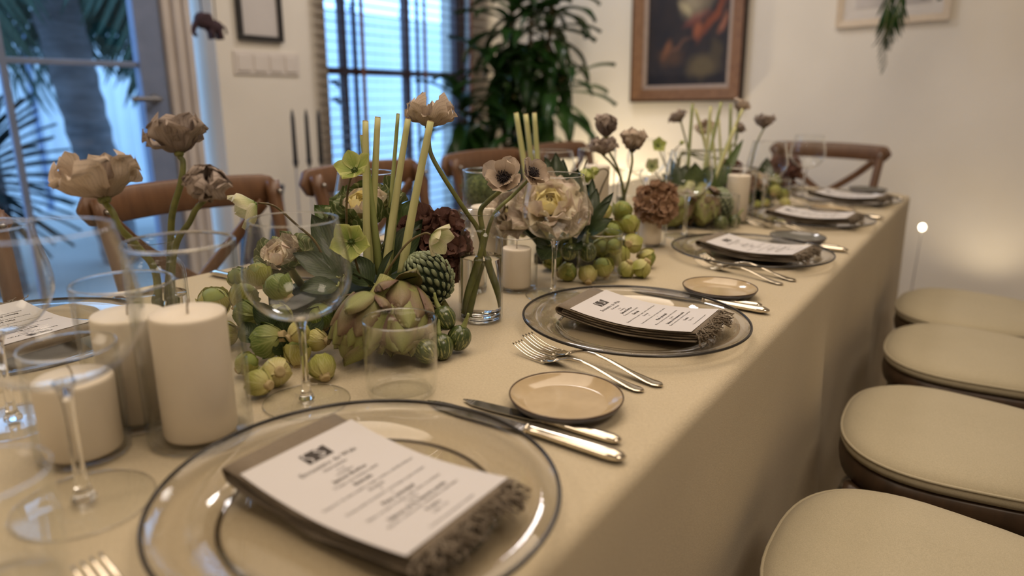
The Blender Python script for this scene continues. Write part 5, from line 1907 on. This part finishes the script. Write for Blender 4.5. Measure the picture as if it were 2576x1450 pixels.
# three dry poppies in the nearest bottle vase
poppy('pale dry poppy leaning left in the nearest bottle vase', (-0.601, 0.388, 0.9653), (-0.3096, 0.0448, 0.9352), 0.056, [(-0.5834, 0.42, 0.8026), (-0.5774, 0.423, 0.8731), (-0.5813, 0.4075, 0.9092), (-0.5806, 0.3909, 0.9329), (-0.5854, 0.3875, 0.9511)],
      'poppy', 1.28, (4, 4), 0.0042, seed=1)
poppy('tall grey poppy standing highest in the nearest bottle vase', (-0.5491, 0.453, 1.0152), (-0.2033, 0.066, 0.9691), 0.042, [(-0.5844, 0.4275, 0.7899), (-0.5672, 0.4378, 0.8961), (-0.5537, 0.4386, 0.9452), (-0.5417, 0.4469, 0.9823), (-0.5435, 0.4531, 1.0043)],
      'poppygrey', 1.12, (4, 3), 0.0038, seed=2)
poppy('crumpled grey poppy leaning right in the nearest bottle vase', (-0.508, 0.4519, 0.9665), (0.5493, -0.1427, 0.7689), 0.038, [(-0.5686, 0.4278, 0.7958), (-0.5618, 0.4337, 0.8733), (-0.5439, 0.4347, 0.9141), (-0.5217, 0.4396, 0.9393), (-0.5134, 0.444, 0.9542)],
      'crumpled', 1.15, (5, 4), 0.0036, seed=7)
# poppy and anemones in the bottle vase with water
poppy('single pale poppy high beside the cut stalks, stem running into the water vase', (-0.4535, 0.7777, 1.038), (0.0122, 0.1407, 0.978), 0.043, [(-0.3631, 0.8244, 0.7728), (-0.3829, 0.8267, 0.8193), (-0.3928, 0.8169, 0.8842), (-0.4029, 0.7967, 0.9187), (-0.4262, 0.7735, 0.9711), (-0.4449, 0.771, 1.0012), (-0.4514, 0.7749, 1.0259)],
      'poppy', 1.5, (4, 4), 0.0034, seed=4)
poppy('larger open anemone with black centre facing the camera', (-0.3574, 0.8307, 0.9642), (0.3878, -0.7508, 0.5261), 0.034, [(-0.3981, 0.7848, 0.7637), (-0.393, 0.808, 0.8216), (-0.387, 0.818, 0.8757), (-0.3902, 0.8165, 0.9145), (-0.381, 0.8219, 0.9306), (-0.3683, 0.8361, 0.9466)],
      'anemone', 1.25, (4, 3), 0.0040, seed=11, centre=True, name='anemone', group='anemones')
poppy('smaller anemone with black centre turned to the right', (-0.3481, 0.8882, 0.9667), (0.7793, -0.1738, 0.586), 0.029, [(-0.4037, 0.8156, 0.7546), (-0.4007, 0.8343, 0.8402), (-0.3912, 0.8499, 0.9038), (-0.3742, 0.8782, 0.9343), (-0.3586, 0.8892, 0.9539)],
      'anemone', 1.25, (4, 3), 0.0030, seed=5, centre=True, name='anemone', group='anemones')
# poppies of the third vase
poppy('closed tulip shaped poppy standing highest behind the anemones', (-0.5211, 1.4696, 0.9893), (-0.0485, 0.0523, 0.9878), 0.047, [(-0.4882, 1.5259, 0.7567), (-0.491, 1.5164, 0.8446), (-0.4933, 1.4876, 0.9127), (-0.5077, 1.4669, 0.9542), (-0.5174, 1.4677, 0.9761)],
      'poppygrey', 0.45, (4, 4), 0.003, seed=13)
poppy('flat grey poppy below the tulip shaped one', (-0.5053, 1.4306, 0.9539), (-0.0734, -0.0882, 0.9946), 0.040, [(-0.4777, 1.5213, 0.7587), (-0.4789, 1.5063, 0.828), (-0.4814, 1.4776, 0.8961), (-0.4916, 1.4453, 0.9324)],
      'poppygrey', 1.25, (4, 4), 0.003, seed=14)
poppy('cup shaped taupe poppy right of the tulip shaped one', (-0.4576, 1.4781, 0.9607), (0.0283, 0.0817, 0.9941), 0.044, [(-0.4875, 1.5152, 0.7604), (-0.4851, 1.5021, 0.8279), (-0.4619, 1.4788, 0.8975), (-0.4532, 1.4722, 0.9347)],
      'poppy', 0.95, (4, 4), 0.003, seed=15, centre=True)
# far poppies
for k, (c, ax, sz, lab, mid) in enumerate((
        ((-0.5572, 2.0175, 1.0081), (-0.4955, -0.1775, 0.84), 0.034, 'far poppy at the upper left of the far stalks', (-0.5331, 2.0302, 0.9234)),
        ((-0.5135, 2.0988, 0.9746), (0.3803, -0.5668, 0.7117), 0.038, 'far poppy with dark centre between the far stalks', (-0.4957, 2.085, 0.8985)),
        ((-0.437, 2.1727, 1.0381), (0.2643, 0.1274, 0.9507), 0.036, 'far brownish poppy highest at the right of the far stalks', (-0.4373, 2.1369, 0.9339)),
        ((-0.3807, 2.257, 0.9881), (-0.022, 0.1906, 0.9714), 0.040, 'far dark poppy standing right of all the others', (-0.3914, 2.2323, 0.937)),
        ((-0.4377, 2.1757, 0.9746), (0.3548, 0.1731, 0.9037), 0.028, 'small far poppy half hidden behind the far stalks', (-0.4427, 2.146, 0.8975)))):
    poppy(lab, c, ax, sz, ([(-0.555 + 0.004 * k, 2.015 + 0.003 * k, ZT + 0.02), (-0.55, 2.02, ZT + 0.16), mid] if k != 3 else [(-0.44, 2.30, ZT + 0.05), (-0.409, 2.2592, 0.8668), mid]), ('poppygrey', 'poppy', 'poppy', 'poppygrey', 'poppygrey')[k], 1.0, (4, 3), 0.003, seed=30 + k, centre=(k == 1))


def hellebore(label, head, axis, size, stem, kind='helle', opening=1.15, seed=0, rs=0.0016):
    r = random.Random(seed)
    root = thing('hellebore', label, 'flower', Vector(stem[0]), 'hellebores')
    hm = zframe(head, axis, r.uniform(0, 6)) @ S(size)
    stem_part(root, list(stem) + [hm @ Vector((0, 0, -0.06))], rs, M['stembrown'])
    for k in range(5):
        link('petal', petals(kind, r.randrange(4)), root, hm @ ring(k, 5, 0, opening + r.uniform(-.1, .1), 0.05) @ S((1, r.uniform(.92, 1.08), 1)))
    link('centre', bm_('c', join(ellipsoid((0, 0, 0.06), (0.09, 0.09, 0.09), 10, 8), *[ellipsoid((0.13 * math.cos(a), 0.13 * math.sin(a), 0.07), (0.035, 0.035, 0.05), 6, 4) for a in [2 * PI * i / 9 for i in range(9)]]), M['leafmid']), root, hm)
    return root


hellebore('pale hellebore seen from the side above the wine bowl', (-0.5442, 0.546, 0.9461), (-0.3553, -0.8009, -0.3461), 0.036, [(-0.4977, 0.6187, 0.8447), (-0.5124, 0.6106, 0.8874), (-0.5223, 0.5881, 0.9151), (-0.5323, 0.565, 0.9408)], seed=1)
hellebore('green hellebore hanging against the tall cut stalks', (-0.4735, 0.6511, 0.9836), (0.2408, -0.5369, 0.5256), 0.029, [(-0.4943, 0.6489, 0.8899), (-0.4872, 0.6459, 0.9405), (-0.4808, 0.6478, 0.9702)], 'hellegreen', 1.35, seed=2)
hellebore('green white hellebore facing the camera right of the wine bowl', (-0.4434, 0.6108, 0.8973), (0.5758, -0.7558, 0.3198), 0.031, [(-0.4706, 0.6473, 0.8374), (-0.4592, 0.6295, 0.8732)], 'hellegreen', 1.35, seed=6)
hellebore('yellowish white hellebore nodding in front of the burgundy hydrangea', (-0.3756, 0.6902, 0.9024), (0.8562, 0.0314, -0.3306), 0.031, [(-0.4272, 0.638, 0.8342), (-0.4133, 0.6516, 0.8647), (-0.4005, 0.6697, 0.8919), (-0.3847, 0.6847, 0.9043)], seed=4)
hellebore('small green hellebore bud hanging left of the third bottle vase', (-0.4516, 1.3089, 0.9321), (-0.3687, -0.7862, -0.0919), 0.022, [(-0.4649, 1.2997, 0.8213), (-0.4451, 1.3141, 0.8974), (-0.4348, 1.3183, 0.9259), (-0.4431, 1.3156, 0.9346)], 'hellegreen', 0.7, seed=5)
hellebore('green hellebore hanging above the second wine glass rim', (-0.4627, 1.2654, 0.9373), (0.4833, -0.5151, -0.6333), 0.032, [(-0.4717, 1.2232, 0.8316), (-0.4668, 1.2505, 0.9021), (-0.462, 1.2712, 0.953)], 'hellegreen', 0.8, seed=8)
hellebore('bright green hellebore left of the far wine glass', (-0.5198, 1.7723, 0.9521), (0.4832, -0.7116, 0.4501), 0.026, [(-0.4765, 1.8167, 0.8111), (-0.499, 1.8018, 0.8861), (-0.5104, 1.7817, 0.9239)], 'hellegreen', 1.3, seed=9)
hellebore('pale hellebore below the bright green one', (-0.524, 1.7514, 0.8991), (0.3345, -0.8467, 0.3518), 0.026, [(-0.4837, 1.8082, 0.8006), (-0.5071, 1.7857, 0.855)], 'helle', 1.3, seed=10)
hellebore('small green hellebore bud over the far wine glass', (-0.4988, 1.8743, 0.9508), (0.532, 0.0958, 0.6912), 0.016, [(-0.4704, 1.8451, 0.8084), (-0.4936, 1.858, 0.8927), (-0.507, 1.8632, 0.9348)], 'hellegreen', 0.6, seed=12)


def stalk(label, pts, r, mat, group):
    """a straight cut allium stalk"""
    root = thing('cut_stalk', label, 'flower stem', Vector(pts[0]), group)
    P = smoothpath(pts, 6)
    link('shaft', bm_('shaft', tube(P, [r * (1.25 - 0.4 * i / len(P)) for i in range(len(P))], 10), mat), root)
    d = (P[-1] - P[-2]).normalized()
    link('cut_end', bm_('cut', tube([P[-1] - d * 0.0005, P[-1] + d * 0.0012], r * 0.82, 10), M['stemcut']), root)


G1_ = 'tall cut stalks of the nearest flowers'
stalk('leftmost short dark green cut stalk behind the hellebore', [(-0.477, 0.6916, 0.8328), (-0.4816, 0.6889, 0.9078), (-0.4954, 0.6886, 1.0266)], 0.0047, M['stemgreen'], G1_)
stalk('pale cut stalk second from left of the nearest flowers', [(-0.4799, 0.6702, 0.831), (-0.4848, 0.6796, 0.9422), (-0.4917, 0.6914, 1.0458)], 0.0046, M['stempale'], G1_)
stalk('tallest pale cut stalk of the left bunch', [(-0.4887, 0.6835, 0.8326), (-0.4848, 0.6954, 0.9516), (-0.4824, 0.7058, 1.051)], 0.0046, M['stempale'], G1_)
stalk('thin distant cut stalk between the two bunches', [(-0.5016, 0.7217, 0.8226), (-0.5035, 0.7493, 0.9442), (-0.5068, 0.7716, 1.0533)], 0.0030, M['stemgreen'], G1_)
stalk('pale cut stalk ending at the left edge of the single poppy', [(-0.4639, 0.687, 0.8299), (-0.4551, 0.7097, 0.9526), (-0.4479, 0.7288, 1.0493)], 0.0046, M['stempale'], G1_)
stalk('cut stalk touching the one left of the single poppy', [(-0.4671, 0.6975, 0.8301), (-0.4655, 0.7119, 0.9062), (-0.4577, 0.728, 1.0113)], 0.0044, M['stemgreen'], G1_)
stalk('rightmost slanting pale cut stalk in front of the single poppy', [(-0.4274, 0.6828, 0.8367), (-0.4154, 0.6995, 0.9355), (-0.4014, 0.7222, 1.0477)], 0.0052, M['stempale'], G1_)
G2_ = 'blurred cut stalks of the second flowers'
stalk('left blurred cut stalk above the anemones', [(-0.5584, 1.2482, 0.7836), (-0.5942, 1.2471, 0.9256), (-0.6192, 1.2452, 1.044)], 0.0060, M['stempale'], G2_)
stalk('middle blurred cut stalk above the anemones', [(-0.5638, 1.2683, 0.7796), (-0.5926, 1.2727, 0.9236), (-0.6136, 1.2732, 1.0411)], 0.0060, M['stempale'], G2_)
stalk('right blurred cut stalk above the anemones', [(-0.5492, 1.2546, 0.7837), (-0.5719, 1.2624, 0.9259), (-0.5876, 1.267, 1.0444)], 0.0055, M['stempale'], G2_)
G3_ = 'cut stalks of the far flowers'
for k, (b, m_, t_, lab) in enumerate((
        ((-0.4684, 1.8809, 0.7989), (-0.4764, 1.8894, 0.9132), (-0.4808, 1.8987, 1.0602), 'leftmost far cut stalk before the painting frame'),
        ((-0.4241, 1.9737, 0.7978), (-0.46, 1.9732, 0.9419), (-0.4943, 1.96, 1.0454), 'far cut stalk leaning left, second of the bunch'),
        ((-0.4433, 1.9121, 0.8031), (-0.4408, 1.9261, 0.9128), (-0.4456, 1.9459, 1.0541), 'far cut stalk in the middle of the bunch'),
        ((-0.4297, 1.8694, 0.7984), (-0.4208, 1.8907, 0.9165), (-0.4103, 1.9235, 1.0654), 'tallest far cut stalk leaning right'),
        ((-0.4258, 1.9968, 0.7949), (-0.4397, 2.0006, 0.9077), (-0.4688, 2.0094, 1.0288), 'short far cut stalk behind the middle one'),
        ((-0.4156, 2.0177, 0.7993), (-0.4368, 2.0347, 0.9283), (-0.4522, 2.0421, 1.0174), 'thin far cut stalk behind the leaning one'),
        ((-0.4003, 2.0302, 0.8051), (-0.414, 2.0504, 0.9286), (-0.4276, 2.0608, 1.0599), 'straight far cut stalk left of the brownish poppy'),
        ((-0.4164, 1.9064, 0.8063), (-0.3977, 1.9311, 0.9151), (-0.3658, 1.9731, 1.048), 'far cut stalk crossing the others to the right'),
        ((-0.4013, 1.8791, 0.8435), (-0.389, 1.8932, 0.8969), (-0.3677, 1.9308, 1.0017), 'short far cut stalk crossing low to the right'))):
    stalk(lab, [b, m_, t_], 0.0046 if k not in (4, 5) else 0.0036, M['stempale' if k % 3 else 'stemgreen'], G3_)


def hydrangea(label, c, r, mat, seed, n=80, axis=(0, 0, 1)):
    rr = random.Random(seed)
    root = thing('hydrangea', label, 'flower', Vector(c) - Vector((0, 0, r)), 'dried hydrangeas')
    c = Vector(c)
    link('core', bm_('core', ellipsoid(c, (r * .72,) * 3, 16, 10), mat), root)
    link('stem', bm_('stem', tube([c - Vector((0, 0, r * 0.6)), Vector((c.x, c.y, max(ZT + 0.012, c.z - r - 0.08)))], 0.003, 8), M['stembrown']), root)
    fm = []
    for s in range(3):
        p4 = [xf(blade(0.50 * r, 0.56 * r, 'round', 5, 4, bend=0.3, cup=0.12, ruf=0.08, ph=s + k, crumple=0.05, seed=k), ring(k, 4, 0.2 * s, 1.38 - 0.2 * s, 0.0)) for k in range(4)]
        fm.append(bm_('floret', join(*p4), mat))
    for k in range(n):
        z = 1 - 2 * (k + .5) / n
        a = k * 2.39996
        q = math.sqrt(1 - z * z)
        d = Vector((q * math.cos(a), q * math.sin(a), z))
        d2 = (d + Vector((rr.uniform(-.55, .55), rr.uniform(-.55, .55), rr.uniform(-.55, .55)))).normalized()
        link('floret', fm[k % 3], root, zframe(c + d * r * rr.uniform(0.68, 0.98), d2, rr.uniform(0, 6)) @ S(rr.uniform(.8, 1.1)))


hydrangea('burgundy dried hydrangea behind the yellowish hellebore', (-0.4706, 0.7978, 0.8547), 0.052, M['hydburg'], 1)
hydrangea('brown dried hydrangea right of the third bottle vase', (-0.3844, 1.4651, 0.8497), 0.040, M['hydbrown'], 2)
hydrangea('dark brown hydrangea at the far right end of the flowers', (-0.4111, 2.6807, 0.8163), 0.050, M['hydburg'], 3, 60)
hydrangea('small brown hydrangea behind the far candle', (-0.4335, 2.1396, 0.8602), 0.032, M['hydburg'], 4, 50)
hydrangea('brown hydrangea left of the farthest sprouts', (-0.3893, 2.1945, 0.8222), 0.026, M['hydbrown'], 5, 50)


def bud(label, c, r, axis, seed):
    """round flower bud clad in overlapping scales"""
    root = thing('scaly_bud', label, 'flower bud', Vector(c), 'scaly flower buds')
    hm = zframe(c, axis)
    link('core', bm_('core', ellipsoid((0, 0, 0), (r * .82, r * .82, r * .95), 18, 12), M['foam']), root, hm)
    sm = bm_('scale', blade(r * 0.40, r * 0.18, 'round', 5, 4, bend=0.9, cup=0.35, thick=r * 0.05), M['scale'])
    rr = random.Random(seed)
    n = 170
    for k in range(n):
        f = k / n
        th = PI * (0.93 - 0.90 * f)
        a = k * 2.39996
        p = Vector((math.sin(th) * math.cos(a) * r * .84, math.sin(th) * math.sin(a) * r * .84, math.cos(th) * r * .97))
        nrm = Vector((math.sin(th) * math.cos(a), math.sin(th) * math.sin(a), math.cos(th)))
        tan = Vector((-math.cos(th) * math.cos(a), -math.cos(th) * math.sin(a), math.sin(th)))
        y = tan * 0.7 + nrm * 0.75
        link('scale', sm, root, hm @ frame(p, y, tan * 0.4 - nrm) @ S(rr.uniform(.85, 1.15)))
    link('stem', bm_('stem', tube([(0, 0, -r * .8), (0, 0, -r * 1.4)], r * 0.14, 8), M['stem']), root, hm)


bud('dark green scaly bud left of the water vase', (-0.3963, 0.7037, 0.836), 0.036, (-0.3566, -0.2902, 0.7849), 1)
bud('far dark scaly bud left of the far candle', (-0.36, 1.819, 0.8058), 0.040, (0.1981, 0.049, 0.8534), 2)


def cabbage(label, c, r, axis, seed, mats=('cabpale', 'cabpale', 'cabmid', 'cabmid', 'cabgreen'), n=26):
    rr = random.Random(seed)
    root = thing('ornamental_cabbage', label, 'cabbage', Vector(c), 'ornamental cabbages')
    hm = zframe(c, axis, seed)
    for k in range(n):
        f = k / (n - 1)
        op = 0.12 + 1.25 * f ** 0.9
        L = r * (0.55 + 0.55 * f)
        mt = M[mats[min(len(mats) - 1, int(f * len(mats)))]]
        p = blade(L, L * (0.95 + 0.25 * f), 'cab', 12, 12, bend=0.55 - 0.25 * f, cup=0.45 - 0.25 * f, ruf=0.05 + 0.09 * f, rn=2.2, ph=k, curl=-0.5 * f, crumple=0.02, seed=k)
        a = k * 2.39996
        link('leaf', bm_('leaf', p, mt), root, hm @ ring(0, 1, a, op, r * 0.05, r * 0.12 * (1 - f)))
    link('stem', bm_('stem', tube([(0, 0, 0.02 * r), (0, 0, -0.9 * r)], r * 0.13, 10), M['stempale']), root, hm)


cabbage('large pale ornamental cabbage behind the second wine glass', (-0.4327, 1.0737, 0.8686), 0.072, (0.4183, -0.5342, 0.7315), 1, ('cabyellow', 'cabyellow', 'cabpale', 'cabpale', 'cabmid'), 24)
cabbage('mauve edged ornamental cabbage left of the large pale one', (-0.4929, 1.066, 0.8557), 0.056, (0.1824, -0.7193, 0.661), 2, ('cabyellow', 'cabmid', 'cabmid', 'cabmid'), 20)
cabbage('green edged ornamental cabbage behind the tall cut stalks', (-0.5371, 0.7347, 0.8949), 0.060, (0.17, -0.4404, 0.8763), 3, ('cabyellow', 'cabyellow', 'cabpale', 'cabgreen', 'cabgreen'), 22)
cabbage('pale ornamental cabbage seen through the nearest wine bowl', (-0.5871, 0.6197, 0.8424), 0.046, (0.145, -0.5788, 0.7788), 4, ('cabpale', 'cabpale', 'cabmid', 'cabgreen'), 18)
cabbage('cream ornamental cabbage below the far wine glass', (-0.3916, 2.2505, 0.8065), 0.050, (0.3651, -0.3692, 0.7684), 5, ('cabyellow', 'cabpale', 'cabmid'), 16)


# ------------------------------------------------------------------ leaves tucked between the flowers
def sprig(label, leaves, mat, shape='leaf', group='leaf sprigs'):
    """leaves as (base point, tip point, width, side vector); they share one short stem"""
    b0 = sum((Vector(l[0]) for l in leaves), Vector()) / len(leaves)
    root = thing('leaf_sprig', label, 'leaves', b0, group)
    for k, (b, t_, w, up) in enumerate(leaves):
        b, t_ = Vector(b), Vector(t_)
        L = (t_ - b).length
        m_ = frame(b, t_ - b, Vector(up) + Vector((0, 0, 0.25)))
        link('leaf', bm_('leaf', blade(L * 1.05, w, shape, 10, 6, bend=-0.5, cup=0.14, ruf=0.035, rn=1.5, ph=k), mat), root, m_ @ RX(0.22))
        st = tube(smoothpath([b0 + Vector((0, 0, -0.03)), b0.lerp(b, 0.6), b, b.lerp(t_, 0.06)], 4), 0.0016, 6)
        link('stalk', bm_('stalk', st, M['stemgreen']), root)


C_ = (0.4708, -0.5211, 0.6647)
sprig('dark broad leaves seen through the nearest wine bowl', [((-0.4947, 0.6424, 0.8345), (-0.5451, 0.636, 0.9167), 0.046, C_), ((-0.4795, 0.6177, 0.8423), (-0.5253, 0.5849, 0.8749), 0.040, C_), ((-0.5142, 0.6543, 0.8347), (-0.5499, 0.6682, 0.91), 0.044, (-0.0265, -0.8537, 0.5004)), ((-0.4712, 0.6082, 0.8346), (-0.486, 0.5612, 0.8373), 0.036, C_)], M['leafdark'])
sprig('dark leaves spreading under the tall cut stalks', [((-0.4386, 0.6554, 0.834), (-0.3731, 0.669, 0.8537), 0.018, C_), ((-0.4356, 0.645, 0.8345), (-0.4196, 0.6589, 0.8804), 0.016, (-0.0927, -0.9321, 0.4031)), ((-0.4504, 0.6458, 0.8297), (-0.4342, 0.6036, 0.8578), 0.040, C_), ((-0.4623, 0.661, 0.8243), (-0.4901, 0.6432, 0.8646), 0.046, C_), ((-0.4737, 0.692, 0.8273), (-0.4538, 0.7559, 0.9012), 0.050, C_), ((-0.4267, 0.6639, 0.8352), (-0.3784, 0.6335, 0.8337), 0.03, C_)], M['leafdark'])
sprig('green leaves at the back left of the nearest flowers', [((-0.5619, 0.7098, 0.8715), (-0.6077, 0.6941, 0.9172), 0.05, C_), ((-0.5663, 0.7206, 0.8753), (-0.5841, 0.7263, 0.9276), 0.04, C_), ((-0.5124, 0.7676, 0.8682), (-0.5034, 0.805, 0.9229), 0.05, C_), ((-0.4976, 0.7519, 0.8665), (-0.4625, 0.7423, 0.8786), 0.04, C_)], M['leafmid'])
sprig('dark leaves low among the nearest sprouts', [((-0.5073, 0.5297, 0.7875), (-0.5257, 0.5169, 0.8238), 0.03, C_), ((-0.4849, 0.5302, 0.7812), (-0.4872, 0.5255, 0.8087), 0.03, C_), ((-0.4717, 0.5507, 0.778), (-0.4653, 0.5678, 0.8153), 0.04, C_), ((-0.5009, 0.4947, 0.7828), (-0.516, 0.4917, 0.8042), 0.03, C_), ((-0.4737, 0.5199, 0.7653), (-0.4772, 0.5127, 0.7879), 0.03, C_)], M['leafdark'], 'lance')
sprig('pointed green leaf folded behind the left artichoke', [((-0.4352, 0.6117, 0.8098), (-0.4185, 0.6423, 0.8291), 0.026, C_), ((-0.4208, 0.5942, 0.8034), (-0.4318, 0.561, 0.7835), 0.03, C_)], M['leafmid'], 'lance')
sprig('upright dark leaves right of the smaller anemone', [((-0.4396, 1.1161, 0.8958), (-0.4677, 1.1216, 0.9685), 0.034, C_), ((-0.4371, 1.1177, 0.8958), (-0.453, 1.1342, 0.9758), 0.034, C_), ((-0.4334, 1.1203, 0.8959), (-0.4452, 1.1479, 0.9636), 0.030, C_), ((-0.4243, 1.1167, 0.8674), (-0.4147, 1.1498, 0.9448), 0.052, C_), ((-0.4207, 1.118, 0.8638), (-0.3942, 1.1545, 0.9179), 0.05, C_)], M['leafdark'])
sprig('dark narrow leaves above the second heap of sprouts', [((-0.3664, 1.1097, 0.8415), (-0.3407, 1.1505, 0.9097), 0.022, C_), ((-0.367, 1.1105, 0.845), (-0.3387, 1.1351, 0.8971), 0.022, C_), ((-0.3716, 1.1217, 0.8501), (-0.3751, 1.1535, 0.9137), 0.028, C_), ((-0.3588, 1.1018, 0.84), (-0.3212, 1.1127, 0.8702), 0.03, C_), ((-0.3834, 1.14, 0.8536), (-0.3985, 1.1804, 0.9284), 0.024, C_)], M['leafdark'], 'lance')
sprig('dark broad leaves below the large pale cabbage', [((-0.4107, 1.0472, 0.8206), (-0.4338, 1.0037, 0.85), 0.05, C_), ((-0.3992, 1.0421, 0.8194), (-0.3915, 0.9931, 0.808), 0.05, C_), ((-0.3883, 1.0649, 0.8277), (-0.3472, 1.0529, 0.8208), 0.04, C_), ((-0.3825, 1.0832, 0.8327), (-0.3536, 1.0851, 0.8541), 0.05, C_)], M['leafdark'])
sprig('grey green leaves left of the far artichokes', [((-0.4765, 1.8167, 0.8111), (-0.516, 1.8117, 0.8755), 0.04, C_), ((-0.4729, 1.821, 0.8164), (-0.5107, 1.8535, 0.9136), 0.035, C_), ((-0.4783, 1.8191, 0.8216), (-0.522, 1.7528, 0.8623), 0.04, C_), ((-0.4693, 1.8288, 0.8322), (-0.4782, 1.8686, 0.8929), 0.06, C_)], M['leafdark'])
sprig('green leaves around the base of the far cut stalks', [((-0.4443, 1.846, 0.8325), (-0.442, 1.8473, 0.9055), 0.06, C_), ((-0.4255, 1.8571, 0.8275), (-0.4034, 1.871, 0.8977), 0.06, C_), ((-0.4052, 1.8953, 0.8251), (-0.3824, 1.938, 0.9047), 0.05, C_), ((-0.4068, 1.9324, 0.8265), (-0.3766, 2.0372, 0.9626), 0.028, C_), ((-0.4174, 1.8644, 0.8328), (-0.4125, 1.8332, 0.879), 0.05, C_)], M['leafmid'])
sprig('dark leaves among the farthest sprouts', [((-0.4046, 2.3545, 0.7686), (-0.4357, 2.3633, 0.8569), 0.05, C_), ((-0.3948, 2.3633, 0.7751), (-0.4021, 2.4197, 0.8809), 0.06, C_), ((-0.3828, 2.3937, 0.7662), (-0.3557, 2.4053, 0.8199), 0.05, C_), ((-0.3809, 2.3422, 0.759), (-0.3431, 2.2693, 0.7647), 0.05, C_)], M['leafdark'])

# moss ball on a stem behind the anemones
mb = thing('moss_ball_flower', 'fuzzy green ball flower behind the larger anemone', 'flower', (-0.6023, 1.1068, 0.7517), None)
c = Vector((-0.6315, 1.1353, 0.8937))
link('stem', bm_('stem', tube([(-0.6023, 1.1068, 0.7517), c], 0.0025, 8), M['stemgreen']), mb)
link('ball', bm_('ball', ellipsoid(c, (0.034, 0.034, 0.032), 20, 14), M['moss']), mb)
hs = []
for k in range(500):
    z = 1 - 2 * (k + .5) / 500
    a = k * 2.39996
    q = math.sqrt(1 - z * z)
    d = Vector((q * math.cos(a), q * math.sin(a), z))
    e = Vector((rnd.uniform(-1, 1), rnd.uniform(-1, 1), rnd.uniform(-1, 1))) * 0.006
    hs.append(tube([c + d * 0.031, c + d * 0.037 + e * .5, c + d * 0.040 + e], 0.0004, 3))
link('hairs', bm_('hairs', join(*hs), M['leafmid']), mb, kind='stuff')
